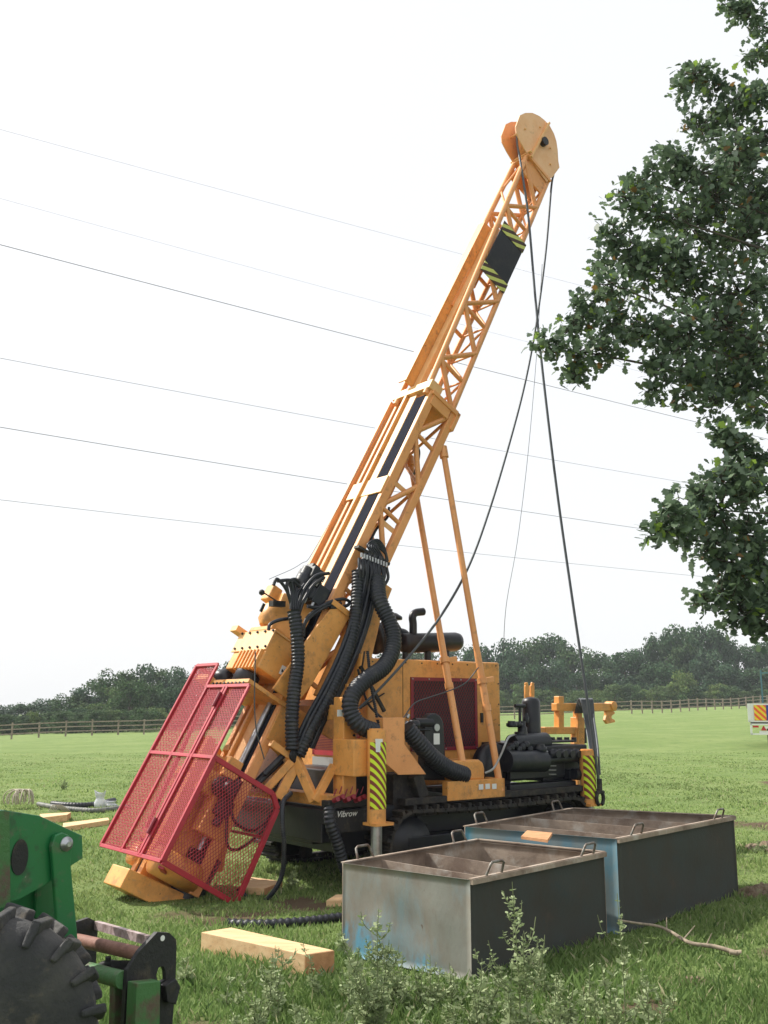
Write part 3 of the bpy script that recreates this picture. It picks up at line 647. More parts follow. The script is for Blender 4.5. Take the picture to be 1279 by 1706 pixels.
# --- coolant/hydraulic pump with rounded black cover
b = MB(); yq = -.88; cpt = R(720, 1210, yq); rad = .15
pts = [R(745, 1300, yq)] + [V((cpt.x + .03 + .125 * math.cos(a), yq, cpt.z + .125 * math.sin(a))) for a in np.linspace(0, math.pi, 14)] + [R(705, 1300, yq)]
b.prism(pts, (0, .10, 0)); pump = gpart('belt_cover', b, BLACK, RIG, .02)
b = MB(); q = R(727, 1212, yq - .004); b.cyl(q, q - YV * .01, .035, seg=20); gpart('cover_badge', b, STEEL, pump)
b = MB(); b.box(R(722, 1222, yq - .003), R(732, 1240, yq - .003) - V((0, .003, 0))); gpart('cover_label', b, LABEL, pump)
b = MB(); b.cyl(R(690, 1204, yq + .02), R(718, 1204, yq + .02), .045); b.cyl(R(680, 1215, yq), R(715, 1216, yq), .012); b.lathe(R(684, 1208, yq), (1, 0, 0), [(0, .03), (.03, .05), (.08, .05), (.1, .02)], 12)
gpart('pump_shaft', b, BLACK, pump)
b = MB(); 
for px, py in ((678, 1196), (682, 1206), (676, 1208)): p = R(px, py, yq - .05); b.cyl(p, p + V((.02, 0, .03)), .018, seg=8)
each('cable_clamp', b, STEEL, pump)
# yellow guard over the drive coupling, near corner of the deck
b = MB(); yg = -.98
q0, q1 = R(752, 1300, yg), R(808, 1300, yg); zt_ = R(785, 1266, yg).z; pts = [V((q0.x, yg, q0.z)), V((q0.x, yg, zt_ - .03)), V((q0.x + .03, yg, zt_)), V((q1.x - .07, yg, zt_)), V((q1.x - .02, yg, zt_ - .03)), V((q1.x, yg, zt_ - .09)), V((q1.x, yg, q1.z))]
b.prism(pts, (0, .35, 0)); gpart('coupling_guard', b, YEL, RIG, .02)
b = MB(); q0, q1 = R(742, 1302, -1.0), R(838, 1327, -1.0); b.box((q0.x, -1.03, q1.z), (q1.x, -.95, q0.z)); b.box((q1.x - .05, -1.03, q1.z), (q1.x, -.5, q0.z)); sk = gpart('deck_skirt', b, YEL, RIG, .006)
b = MB()
for i, (px, py) in enumerate(((812, 1310), (823, 1310), (801, 1311))): q = R(px, py, -1.034); b.box((q.x - .03, q.y - .003, q.z - .025), (q.x + .03, q.y, q.z + .025))
each('skirt_label', b, LABEL, sk)

# --- mud pump: a dark cluster at the rear
b = MB(); yk = -.85
b.box(R(850, 1300, yk), R(940, 1240, yk) + V((0, .5, 0))); b.box(R(905, 1262, yk - .05), R(972, 1240, yk) + V((0, .55, 0))); b.box(R(842, 1322, yk), R(965, 1308, yk) + V((0, .6, 0)))
b.box(R(915, 1238, yk), R(958, 1242, yk) + V((0, .3, .06))); b.box(R(950, 1300, yk - .06), R(975, 1280, yk) + V((0, .3, 0)))
b.box(R(846, 1302, yk + .05), R(905, 1236, yk + .05) + V((0, .6, 0))); b.box(R(850, 1325, yk - .08), R(960, 1300, yk - .08) + V((0, .2, 0))); b.box(R(905, 1302, yk + .04), R(968, 1262, yk + .04) + V((0, .5, 0)))
mp_ = gpart('mud_pump', b, BLACK, RIG, .02)
b = MB(); b.cyl(R(852, 1240, -.78), R(908, 1236, -.78), .10, seg=24); b.cyl(R(842, 1268, -.9), R(905, 1268, -.9), .11, seg=24)
each('pump_housing', b, RUB, mp_)
b = MB(); c1 = R(828, 1280, -.80); b.lathe(c1, YV, [(0, .03), (.0, .24), (.05, .25), (.12, .25), (.12, .03)], 32); gpart('pump_pulley', b, BLACK, mp_)
b = MB(); z0_ = R(886, 1238, -.6); b.lathe((z0_.x, -.6, z0_.z), (0, 0, 1), [(0, .10), (.44, .10), (.475, .085), (.49, .03)], 24); gpart('air_vessel', b, BLACK, mp_)
b = MB()
for (px, py, y, r, h) in ((868, 1232, -.75, .09, .16), (870, 1214, -.75, .045, .16), (860, 1206, -.75, .06, .05), (876, 1196, -.72, .03, .1), (852, 1206, -.78, .05, .06), (900, 1246, -.9, .06, .08)):
    q = R(px, py, y); b.lathe(q, (0, 0, 1), [(-h / 2, r), (-h * .3, r * 1.15), (h * .1, r * 1.15), (h * .15, r * .8), (h / 2, r * .8)], 14)
b.cyl(R(866, 1176, -.75), R(866, 1205, -.75), .016); b.cyl(R(858, 1176, -.75), R(874, 1176, -.75), .02); b.cyl(R(848, 1207, -.78), R(862, 1207, -.78), .03)
for i in range(7): q = R(846 + i * 6, 1246 - (i % 3) * 4, -.9); b.lathe(q, (0, 0, 1), [(-.04, .03), (0, .04), (.02, .02)], 8)
each('pump_valve', b, RUB, mp_)
b = MB()
for i in range(4):
    q = R(920 + i * 12, 1256, -.92); b.lathe(q, -YV, [(0, .055), (.05, .055), (.05, .04), (.09, .04)], 12); q = R(920 + i * 12, 1236, -.75); b.cyl(q, q + V((0, 0, .05)), .03, seg=8)
b.cyl(R(955, 1290, -.95), R(972, 1290, -.95), .06); b.cyl(R(905, 1266, -.93), R(970, 1262, -.93), .045); b.lathe(R(975, 1262, -.93), (1, 0, 0), [(-.05, .09), (.05, .09), (.06, .05)], 16)
each('pump_port', b, BLACK, mp_)
b = MB(); b.cyl(R(868, 1252, -.92), R(912, 1252, -.92), .008); 
for i in range(5): b.cyl(R(914, 1262 + i * 7, -.93), R(926, 1262 + i * 7, -.93), .006)
b.curve([R(965, 1308, -.95), R(972, 1318, -.95), R(968, 1330, -.95)], .012); each('pump_pipe', b, STEEL, mp_)
b = MB(); b.curve([R(808, 1288, -1.0), R(822, 1280, -1.05), R(835, 1256, -1.02), R(846, 1230, -.95), R(856, 1224, -.85)], .011); gpart('grey_air_line', b, GREYP, mp_)

# --- rod handling gantry at the rear
b = MB(); ygn = -.35
def GR(px, py, dy=0): return R(px, py, ygn) + V((0, dy, 0))
b.bar(GR(923, 1178), GR(1022, 1178), .09, .09); b.bar(GR(931, 1160), GR(931, 1216), .085, .085); b.bar(GR(904, 1217), GR(962, 1217), .08, .08); b.bar(GR(962, 1174), GR(962, 1216), .08, .08)
b.bar(GR(881, 1160), GR(881, 1200, 0), .08, .08); b.bar(GR(881, 1205), GR(881, 1300), .07, .07); b.bar(GR(904, 1217), GR(881, 1217), .07, .07)
b.bar(GR(962, 1195), GR(962, 1345), .12, .12); b.bar(R(966, 1245, ygn), R(975, 1330, -.98), .08, .08)
for px in (877, 886): b.bar(GR(px, 1162), GR(px, 1142), .03, .06); b.bar(GR(px, 1144), GR(px + (-1 if px < 880 else 1), 1137), .03, .04)
gn = gpart('rod_gantry', b, YEL, RIG, .008)
b = MB(); b.lathe(GR(1017, 1176, -.06), YV, [(0, .03), (0, .055), (.12, .055), (.12, .03)], 16); b.prism([GR(1010, 1184), GR(1022, 1184), GR(1025, 1188), GR(1019, 1193), GR(1019, 1197), GR(1024, 1199), GR(1025, 1203), GR(1012, 1206), GR(1008, 1200), GR(1010, 1192)], (0, .04, 0))
gpart('gantry_hook', b, YEL, gn, .004)
b = MB(); b.box(GR(957, 1213, -.06), GR(971, 1238, -.02)); gpart('gantry_valve', b, IRON, gn)
b = MB(); b.prism([GR(954, 1215), GR(960, 1208), GR(962, 1245), GR(950, 1245)], (0, -.05, 0)); gpart('gantry_gusset', b, YEL, gn)

# --- braces from mast to deck
def brace(top, bot, clp):
    b = MB(); d = (bot - top); q = top + d * .62; b.cyl(top, q, .034, seg=14); b.cyl(q, bot, .042, seg=14) if False else b.cyl(q, bot, .036, seg=14); c = top + d * .70; dd = d.normalized()
    br = gpart('support_brace', b, ORANGE)
    b = MB(); b.cyl(c - dd * .03, c + dd * .03, .05, seg=14); b.bar(c, c + V((.14, -.02, .02)), .04, .05); b.cyl(c + dd * .25, c + dd * .31, .045, seg=14); b.cyl(top - dd * .05, top + dd * .08, .05, seg=12)
    gpart('brace_clamp', b, ORANGE, br)
brace(MP(5.37, N1 - .05, YN), R(834, 1318, -1.0), 0)
brace(MP(5.37, N1 - .05, YF), R(770, 1270, -.95), 0)

# --- hydraulic hoses
def hose(pts, r, m=RUB, pitch=.034, depth=.09, name='corrugated_hose', par=RIG): b = MB(); b.hose(pts, r, pitch, depth); return gpart(name, b, m, par)
hose([R(489, 1018, -.45), R(494, 1050, -.48), R(496, 1100, -.50), R(490, 1150, -.52), R(486, 1200, -.54), R(487, 1250, -.55)], .062)
hose([R(596, 952, -.42), R(595, 990, -.46), R(588, 1050, -.50), R(570, 1110, -.54), R(545, 1165, -.56), R(515, 1220, -.56), R(497, 1258, -.55)], .060)
hose([R(628, 965, -.5), R(632, 1000, -.62), R(650, 1040, -.72), R(655, 1075, -.80), R(640, 1110, -.86), R(606, 1135, -.9), R(586, 1160, -.92), R(584, 1185, -.94), R(598, 1208, -.98), R(625, 1219, -1.0)], .075)
hose([R(676, 1212, -1.0), R(695, 1235, -1.02), R(720, 1262, -1.02), R(748, 1282, -1.0), R(775, 1292, -.98)], .08)
hose([R(548, 1342, -.92), R(550, 1370, -.95), R(560, 1400, -.95), R(572, 1440, -.95), R(585, 1475, -.95)], .05)
hose([R(484, 1322, -.75), R(472, 1336, -.85), R(470, 1370, -.9), R(473, 1410, -.9), R(470, 1455, -.85), R(458, 1482, -.8), R(440, 1502, -.7), R(425, 1505, -.6), R(408, 1492, -.5), R(396, 1480, -.45)], .020, pitch=.02, depth=.08)
hose([R(612, 1085, -.7), R(618, 1140, -.75), R(625, 1180, -.8), R(630, 1205, -.85)], .014, pitch=.02, depth=.2, name='small_hose')
# flat bundle running along the mast side and the fan of fittings on top of it
b = MB(); path = [R(622, 925, -.44), R(612, 985, -.47), R(598, 1040, -.50), R(578, 1095, -.53), R(552, 1150, -.55), R(525, 1200, -.56), R(505, 1245, -.55)]
for k in range(7):
    o = (k - 3) * .034; b.tube(catmull([p + V((o, -.02 * (k % 2), -o * .1)) for p in path], 6), .021, 8)
each('bundled_hose', b, RUB)
b = MB()
for k in range(11):
    px = 598 + k * 4.6; py = 930 + k * 1.6; q = R(px, py, -.46); b.tube(catmull([q, q + V((-.02 + .01 * (k % 3), -.03, -.12)), R(600 + k * 3.2, 985, -.46)], 6), .016, 8)
for k in range(5):
    q = R(622 + k * 5, 925 + k * 3, -.44); b.tube(catmull([q, R(612 + k * 4, 908 + k, -.42), R(628, 899 + k * 3, -.40), R(640 + k * .5, 912 + k * 3, -.40), R(646 - k, 935 + k * 3, -.38)], 6), .011, 8)
each('bulkhead_hose', b, RUB)
b = MB()
for k in range(10):
    q = R(602 + k * 4.6, 921 + k * 1.8, -.475); b.cyl(q, q + V((0, 0, -.045)), .013, seg=8)
each('bulkhead_fitting', b, STEEL)
b = MB(); b.prism([R(598, 908, -.45), R(650, 938, -.45), R(649, 942, -.45), R(597, 912, -.45)], (0, .08, 0)); gpart('bulkhead_plate', b, IRON)
b = MB()
for pts in ([(648, 845), (645, 862), (628, 880), (615, 905)], [(686, 738), (697, 748), (697, 765), (690, 790)]): b.curve([R(px, py, -.25) for px, py in pts], .014)
each('loose_hose', b, RUB)
b = MB()
sets = [[(455, 975), (462, 965), (478, 985), (488, 1020)], [(462, 968), (485, 967), (500, 978)], [(485, 968), (489, 990), (490, 1018)], [(548, 955), (525, 960), (505, 985), (494, 1020)], [(540, 962), (522, 975), (506, 1000), (498, 1022)], [(505, 1045), (515, 1025), (545, 1005), (570, 998), (582, 1003), (575, 1010), (550, 1012)], [(505, 1060), (510, 1035), (540, 1012), (568, 1005)], [(486, 1030), (465, 1033), (450, 1040), (447, 1050)], [(500, 970), (490, 965), (478, 972), (480, 990)], [(560, 1000), (530, 1012), (512, 1010)]]
for s_ in sets: b.curve([R(px, py, -.40) for px, py in s_], .017, 8)
each('head_hose', b, RUB)
b = MB()
for k in range(4): b.tube(catmull([R(484 + k * 4, 1015, -.42), R(486 + k * 3, 990, -.4), R(480 + k * 9, 965 + (k % 2) * 8, -.36)], 6), .014, 8)
for k in range(6): b.tube(catmull([R(489 + k * 1.5, 1245, -.55), R(484 + k * 3, 1262, -.55), R(500 - k * 3, 1280 + k * 5, -.5), R(470 - k * 4, 1300 + k * 4, -.4)], 6), .014, 8)
each('hose_tail', b, RUB)
b = MB(); b.curve([R(596, 1115, -.6), R(612, 1170, -.6), R(640, 1200, -.7)], .012)
b.bar(R(600, 1110, -.6), R(640, 1185, -.6), .03, .03); b.bar(R(607, 1085, -.6), R(603, 1112, -.6), .012); b.bar(R(600, 1180, -.44), R(640, 1155, -.44), .012)
each('link_rod', b, IRON)
b = MB(); b.bar(R(604, 1090, -.55), R(598, 1130, -.55), .09, .08); b.box(R(578, 1148, -.6), R(590, 1140, -.55)); each('tilt_bracket', b, YEL, RIG, .006)
# valve bank by the jack
b = MB()
for k in range(6):
    q = R(556 + k * 9, 1334 - (k % 2) * 4, -.98); b.cyl(q, q + V((0, -.06, .02)), .022, seg=10); b.cyl(q + V((0, 0, .04)), q + V((.02, -.01, .10)), .006, seg=6)
each('valve_lever', b, DRED)
b = MB(); b.box(R(548, 1348, -.94), R(612, 1330, -.94) + V((0, .12, 0))); b.box(R(550, 1390, -.92), R(622, 1346, -.92) + V((0, .08, 0))); each('valve_box', b, IRON, RIG, .006)
def text(name, body, size, shear, m, parent, loc):
    cu = bpy.data.curves.new(name, 'FONT'); cu.body = body; cu.size = size; cu.extrude = .001; cu.shear = shear; t = bpy.data.objects.new(name, cu); COL.objects.link(t)
    bpy.context.view_layer.update(); me = bpy.data.meshes.new_from_object(t.evaluated_get(bpy.context.evaluated_depsgraph_get())); bpy.data.objects.remove(t); me.materials.clear(); me.materials.append(m)
    o = bpy.data.objects.new(name, me); COL.objects.link(o); o.parent = parent; o.location = loc; o.rotation_euler = (math.pi / 2, 0, 0); return o
text('lettering', 'Vibrow', .075, .3, LABEL, RIG, R(560, 1362, -.925))
# --- wire ropes and hook
def rope(pts, r, nm='wire_rope', par=RIG): b = MB(); b.tube(catmull(pts, 10), r, 8); return gpart(nm, b, ROPE, par)
rp = rope([R(866, 205, 0), R(861, 232, -.02), R(866, 265, -.10), R(873, 310, -.20), R(881, 370, -.25), R(892, 500, -.35), R(905, 630, -.5), R(928, 820, -.7), R(955, 1010, -.9), R(976, 1150, -1.05), R(990, 1250, -1.1), R(999, 1312, -1.12)], .015)
q = R(999, 1320, -1.12); b = MB(); b.cyl(q + V((0, 0, .14)), q + V((0, 0, .02)), .028); gpart('rope_ferrule', b, IRON, rp)
b = MB(); b.tube([q + V((.055 * math.sin(a), 0, -.06 + .075 * math.cos(a))) for a in np.linspace(-2.7, 2.7, 22)], .02, 8); b.cyl(q + V((-.06, 0, -.0)), q + V((.06, 0, .0)), .018); gpart('rope_hook', b, IRON, rp)
rope([R(926, 262, -.02), R(922, 290, -.02), R(918, 315, -.02), R(909, 420, -.05), R(893, 540, -.1), R(874, 640, -.15), R(848, 740, -.25), R(815, 850, -.35), R(780, 945, -.45), R(735, 1025, -.55), R(680, 1095, -.62), R(630, 1150, -.66), R(598, 1180, -.6)], .014)
b = MB()
for k in range(9):
    b.tube(catmull([R(958 + k * 2.5, 1188, -.4), R(963 + k * 2.6, 1167, -.45), R(968 + k * 2.4, 1168, -.52), R(975 + k * 1.9, 1205, -.6), R(984 + k * 1.2, 1260, -.9)], 6), .009, 6)
b.curve([R(988, 1190, -.6), R(995, 1240, -.95), R(999, 1290, -1.1)], .012); each('draped_rope', b, ROPE)
b = MB(); b.curve([R(903, 440, -.1), R(893, 600, -.1), R(879, 760, -.15), R(862, 900, -.2), R(843, 1010, -.3), R(838, 1100, -.3)], .0035, 5)
b.curve([R(672, 1196, -.95), R(690, 1172, -.95), R(715, 1162, -.96), R(745, 1152, -.98), R(775, 1138, -1.0), R(797, 1112, -1.0)], .006, 6)
b.curve([R(448, 965, .1), R(500, 940, .1), R(530, 905, 0), R(640, 700, -.2)], .003, 5); b.curve([R(425, 1085, -.4), R(425, 1200, -.42), R(440, 1265, -.45)], .006, 5)
each('thin_cord', b, ROPE)

# ------------------------------------------------------------------ steel tanks
def tank_mat(name):
    return mat(name, (.235, .235, .205), .65, 0, (.18, .145, .115), 2.2, .42, .62, .12, 30, stretch=(1, 1, .45),
        layers=[((.20, .33, .38), 1.9, .47, .62, .7), ((.16, .10, .07), 7, .56, .72, .6), ((.10, .34, .50), 3.4, .58, .66, .8), ((.10, .06, .04), 22, .66, .72, .8)])
TANKM = tank_mat('worn_tank_paint')
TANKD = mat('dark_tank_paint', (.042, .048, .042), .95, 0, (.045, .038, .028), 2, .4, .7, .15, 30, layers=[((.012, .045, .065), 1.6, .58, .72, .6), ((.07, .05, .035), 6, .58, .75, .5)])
TANKB = mat('blue_tank_paint', (.17, .22, .23), .6, 0, (.07, .22, .31), 2.4, .42, .58, .12, 30, stretch=(1, 1, .4), layers=[((.24, .22, .19), 3.2, .55, .65, .8)])
TANKI = mat('tank_inside', (.34, .27, .21), .85, 0, (.17, .12, .09), 3, .4, .65, .2, 20, layers=[((.46, .43, .38), 5, .52, .7, .8)])
def tank(name, FL, FR, BR, BL, h, label, dividers, endm=TANKM):
    root = empty(name, (FR.x, FR.y, 0)); tag(root, label, 'steel tank', 'open steel tanks beside the rig')
    o = V((FR.x, FR.y, 0)); c = [V((p.x, p.y, 0)) - o for p in (FL, FR, BR, BL)]; th = .006
    def wall(a, b_, z0, z1, m, nm, side=1, par=root):
        mb = MB(); d = (b_ - a).normalized(); n = V((-d.y, d.x, 0)) * th * side
        k = 8; vs = []
        K_, J_ = 28, 12; dn = V((-d.y, d.x, 0)); grid = lambda off: [a.lerp(b_, i / K_) + V((0, 0, z0 + (z1 - z0) * j / J_)) + off + dn * (.006 * math.sin(math.pi * i / K_) * math.sin(math.pi * j / J_) * (math.sin(i * .55 + a.x * 9) + math.sin(j * .8 + i * .23))) for j in range(J_ + 1) for i in range(K_ + 1)]
        F_ = [(j * (K_ + 1) + i, j * (K_ + 1) + i + 1, (j + 1) * (K_ + 1) + i + 1, (j + 1) * (K_ + 1) + i) for j in range(J_) for i in range(K_)]; M_ = (K_ + 1) * (J_ + 1)
        edge = [(i, i + 1, M_ + i + 1, M_ + i) for i in range(K_)] + [(J_ * (K_ + 1) + i + 1, J_ * (K_ + 1) + i, M_ + J_ * (K_ + 1) + i, M_ + J_ * (K_ + 1) + i + 1) for i in range(K_)] + [((j + 1) * (K_ + 1), j * (K_ + 1), M_ + j * (K_ + 1), M_ + (j + 1) * (K_ + 1)) for j in range(J_)] + [(j * (K_ + 1) + K_, (j + 1) * (K_ + 1) + K_, M_ + (j + 1) * (K_ + 1) + K_, M_ + j * (K_ + 1) + K_) for j in range(J_)]
        mb.add(grid(V()) + grid(n), F_ + [tuple(M_ + q for q in reversed(f)) for f in F_] + edge, True)
        return mb.build(nm, m, par)
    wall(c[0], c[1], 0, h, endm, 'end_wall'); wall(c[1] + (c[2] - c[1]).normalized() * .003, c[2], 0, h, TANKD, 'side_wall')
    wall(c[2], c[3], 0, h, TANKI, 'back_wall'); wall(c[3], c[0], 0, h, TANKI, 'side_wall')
    # inner skins
    ins = V((0, 0, 0)); cen = sum(c, V()) / 4
    ci = [p + (cen - p).normalized() * .022 for p in c]
    for i in range(4): wall(ci[i], ci[(i + 1) % 4], .02, h - .012, TANKI, 'lining')
    mb = MB(); mb.add([p + V((0, 0, .015)) for p in ci], [(0, 1, 2, 3)]); mb.build('tank_floor', TANKI, root)
    rim = MB()
    for i in range(4):
        a, b_ = c[i], c[(i + 1) % 4]; rim.bar(a + V((0, 0, h + .004)), b_ + V((0, 0, h + .004)), .028, .008) if i else None
    rim.bar(c[1] + V((0, 0, h - .012)) - (c[0] - c[1]).normalized() * .012, c[2] + V((0, 0, h - .012)) - (c[0] - c[1]).normalized() * .012, .02, .03)
    rim.build('rim', TANKI, root)
    for t, hh in dividers:
        a = ci[0].lerp(ci[3], t); b_ = ci[1].lerp(ci[2], t); mb = MB(); d = (b_ - a).normalized(); n = V((-d.y, d.x, 0)) * .008
        mb.hexa([a + V((0, 0, .03)), b_ + V((0, 0, .03)), b_ + n + V((0, 0, .03)), a + n + V((0, 0, .03)), a + V((0, 0, hh)), b_ + V((0, 0, hh - .03)), b_ + n + V((0, 0, hh - .03)), a + n + V((0, 0, hh))]); mb.build('divider', TANKI, root)
    for side, (a, b_) in (('l', (c[0], c[3])), ('r', (c[1], c[2]))):
        for t in (.10, .80):
            p = a.lerp(b_, t) + V((0, 0, h)); d = (b_ - a).normalized(); q = p + d * .16; up = V((0, 0, .085)); tl = V((d.y, -d.x, 0)) * (.03 if side == 'r' else -.03)
            mb = MB(); mb.tube([p, p + up * .85 + d * .012 + tl, p + up + d * .03 + tl, q + up - d * .03 + tl, q + up * .85 - d * .012 + tl, q], .0085, 8); mb.build('handle', HANDLE, root)
    return root, c
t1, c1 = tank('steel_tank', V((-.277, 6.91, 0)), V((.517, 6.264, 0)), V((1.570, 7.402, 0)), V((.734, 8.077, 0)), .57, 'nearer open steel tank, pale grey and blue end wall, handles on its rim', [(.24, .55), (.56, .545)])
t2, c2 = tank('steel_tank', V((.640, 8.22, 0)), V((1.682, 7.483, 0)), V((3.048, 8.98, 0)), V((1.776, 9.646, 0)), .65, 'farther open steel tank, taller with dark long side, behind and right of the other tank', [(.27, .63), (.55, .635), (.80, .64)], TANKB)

# ------------------------------------------------------------------ timbers, hoses, litter
def plank(name, pts, h, z, label, m=WOOD, cat='timber'):
    root = empty(name, (pts[0].x, pts[0].y, z)); tag(root, label, cat, 'sawn timbers on the grass'); o = V((pts[0].x, pts[0].y, 0))
    # pts: four top corners (world xy); long side runs 0->1
    c = [V((p.x, p.y, 0)) - o for p in pts]; mb = MB(); mb.hexa([p for p in c] + [p + V((0, 0, h)) for p in c]); mb.build('plank_body', m, root, .004)
    d = (c[1] - c[0]).normalized(); mb = MB(); a, b_ = c[1], c[2]
    mb.hexa([a + d * .001 + V((0, 0, .004)), a + d * .004 + V((0, 0, .004)), b_ + d * .004 + V((0, 0, .004)), b_ + d * .001 + V((0, 0, .004)), a + d * .001 + V((0, 0, h - .004)), a + d * .004 + V((0, 0, h - .004)), b_ + d * .004 + V((0, 0, h - .004)), b_ + d * .001 + V((0, 0, h - .004))]); mb.build('cut_end', WOOD2, root)
    return root
def quad(pxs, z): return [GZ(px, py, z) for px, py in pxs]
plank('timber_beam', quad([(335, 1553), (508, 1590), (556, 1583), (385, 1545)], .13), .13, 0, 'thick pale timber beam lying in the grass in front of the red guard')
plank('timber_plank', quad([(398, 1477), (440, 1480), (470, 1468), (412, 1460)], .06), .06, 0, 'short pale board lying behind the red guard near the hanging hose')
plank('timber_block', quad([(543, 1500), (580, 1500), (590, 1490), (560, 1490)], .05), .05, 0, 'small orange wood offcut against the near steel tank')
plank('timber_block', quad([(70, 1362), (112, 1357), (118, 1353), (66, 1356)], .1), .1, 0, 'stubby square timber block behind the green loader arm')
plank('timber_plank', quad([(104, 1378), (182, 1366), (180, 1362), (105, 1371)], .07), .07, 0, 'long flat timber plank on the grass left of the red guard')
def ground_hose(name, pts, r, label, m=HOSEG, pitch=.05, depth=.08, cat='hose', z=None):
    b = MB(); P = [GZ(px, py, r * .9) for px, py in pts]; b.hose([V((p.x, p.y, gz(p.x, p.y) + r * .8)) for p in P], r, pitch, depth); o = b.build(name, m); return tag(o, label, cat)
ground_hose('corrugated_hose', [(380, 1536), (430, 1538), (480, 1536), (530, 1532), (590, 1525), (640, 1515)], .033, 'black corrugated hose on the grass between timber beam and near tank', RUB, .05, .15)
ground_hose('suction_hose', [(64, 1340), (78, 1343), (100, 1346), (130, 1348), (160, 1349), (190, 1346), (215, 1343)], .04, 'nearer grey suction hose curving past the plastic bag')
ground_hose('suction_hose', [(87, 1339), (110, 1341), (140, 1341), (165, 1339), (190, 1334)], .045, 'farther short dark hose behind the grey suction hose', RUB)
b = MB()
for k in range(16):
    cx_, cy_ = 34 + random.uniform(-14, 14), 1348; rr = random.uniform(.10, .22); p = GZ(cx_, cy_, 0); ph = random.uniform(0, 3); tl = random.uniform(-.5, .5)
    b.tube([p + V((rr * math.cos(a) * math.cos(ph), rr * math.cos(a) * math.sin(ph) + tl * .1 * math.sin(a), .15 + .15 * math.sin(a))) for a in np.linspace(-.3, 3.6, 16)], .009, 6)
for k in range(5): p = GZ(80 + k * 3, 1353, 0); b.curve([p, p + V((.06, .02, .1)), p + V((.14, .05, .06)), p + V((.2, .1, 0))], .007, 6)
rc = empty('rope_coil', GZ(34, 1348, 0)); rc2 = each('rope_loop', b, ROPEC, rc)
for o in rc2: o.location = -rc.location
tag(rc, 'tangled loops of pale cord heaped on the grass above the green arm', 'rope')
# plastic bag
def bag(name, px, py, H, W, label):
    p = GZ(px, py, 0); vs = []; seg = 20; prof = [(0, .9), (.12, 1.05), (.35, 1.0), (.55, .75), (.68, .62), (.8, .8), (1.0, .95)]
    for t, r in prof:
        for k in range(seg):
            a = 2 * math.pi * k / seg; q = r * W * (1 + .10 * math.sin(3 * a + t * 5) + .06 * math.sin(7 * a + t * 9)); ear = .18 * H * (abs(math.cos(a)) ** 3 if t > .9 else 0)
            vs.append((q * math.cos(a), q * math.sin(a) * .6, t * H * .85 + ear))
    m_ = MB(); n = len(prof); m_.add(vs, [(i * seg + k, i * seg + (k + 1) % seg, (i + 1) * seg + (k + 1) % seg, (i + 1) * seg + k) for i in range(n - 1) for k in range(seg)] + [tuple(range(seg))], True)
    o = m_.build(name, PLASTIC); o.location = (p.x, p.y, 0); return tag(o, label, 'plastic bag')
bag('plastic_bag', 166, 1345, .26, .095, 'white plastic bag standing upright with pointed ears, beside the hoses')
bag('plastic_bag', 184, 1344, .10, .10, 'low crumpled white plastic sack lying beside the upright bag')
# fallen branch
def branch_on_ground(pts, r, label):
    b = MB(); P = catmull([GZ(px, py, z) for px, py, z in pts], 6); b.tube(P, [r * (1 - .6 * i / len(P)) for i in range(len(P))], 7)
    for k in (8, 14, 20):
        if k < len(P): b.tube([P[k], P[k] + V((random.uniform(-.1, .15), random.uniform(-.05, .1), .07))], [r * .4, r * .15], 5)
    return tag(b.build('fallen_branch', DEAD), label, 'branch')
branch_on_ground([(1228, 1588, .03), (1190, 1577, .05), (1150, 1571, .06), (1118, 1553, .09), (1095, 1543, .13), (1060, 1538, .18), (1030, 1533, .22)], .016, 'thin dead branch arching over the grass beside the farther tank')
branch_on_ground([(1235, 1588, .03), (1215, 1587, .03)], .02, 'short broken stick lying at the end of the arching branch')

# ------------------------------------------------------------------ tractor loader at the lower left
LX = V((.80, -.60, 0)); HX = V((.60, .80, 0))        # lateral (to the camera side) and heading
TP = V((-1.45, 3.95, 0))
tr = empty('tractor', TP); tag(tr, 'green tractor loader with chunky front tyre and black attachment carriage', 'tractor')
def TQ(px, py, off): return GP(px, py, TP + LX * off, LX) - TP
def tpart(n, mb, m, par=tr, bev=0): return mb.build(n, m, par, bev)
o_ = .25
arm = MB(); arm.prism([TQ(-60, 1352, o_), TQ(10, 1350, o_), TQ(66, 1359, o_), TQ(137, 1392, o_), TQ(138, 1430, o_), TQ(116, 1444, o_), TQ(75, 1475, o_), TQ(30, 1500, o_), TQ(0, 1508, o_), TQ(-60, 1515, o_)], -LX * .02)
arm.prism([TQ(-60, 1352, o_), TQ(10, 1350, o_), TQ(66, 1359, o_), TQ(64, 1362, o_), TQ(10, 1353, o_), TQ(-60, 1355, o_)], -LX * .16)
arm.prism([TQ(-60, 1352, o_ - .16), TQ(10, 1350, o_ - .16), TQ(66, 1359, o_ - .16), TQ(120, 1392, o_ - .16), TQ(118, 1430, o_ - .16), TQ(75, 1475, o_ - .16), TQ(-60, 1515, o_ - .16)], -LX * .02)
la = tpart('loader_arm', arm, GREEN, bev=.004)
m1 = MB(); c_ = TQ(32, 1428, o_); r_ = [(c_ + V((HX.x * .034 * math.cos(a), HX.y * .034 * math.cos(a), .062 * math.sin(a)))) + LX * .002 for a in np.linspace(0, 2 * math.pi, 24, endpoint=False)]; m1.prism(r_, LX * .002); tpart('access_hole', m1, IRON, la)
m1 = MB(); c_ = TQ(103, 1405, o_); m1.lathe(c_, LX, [(.025, .026), (.032, .026), (.034, .016), (.040, .016), (.041, .0)], 24); m1.cyl(c_ + LX * .040, c_ + LX * .045, .010, seg=6); tpart('pivot_pin', m1, STEEL, la)
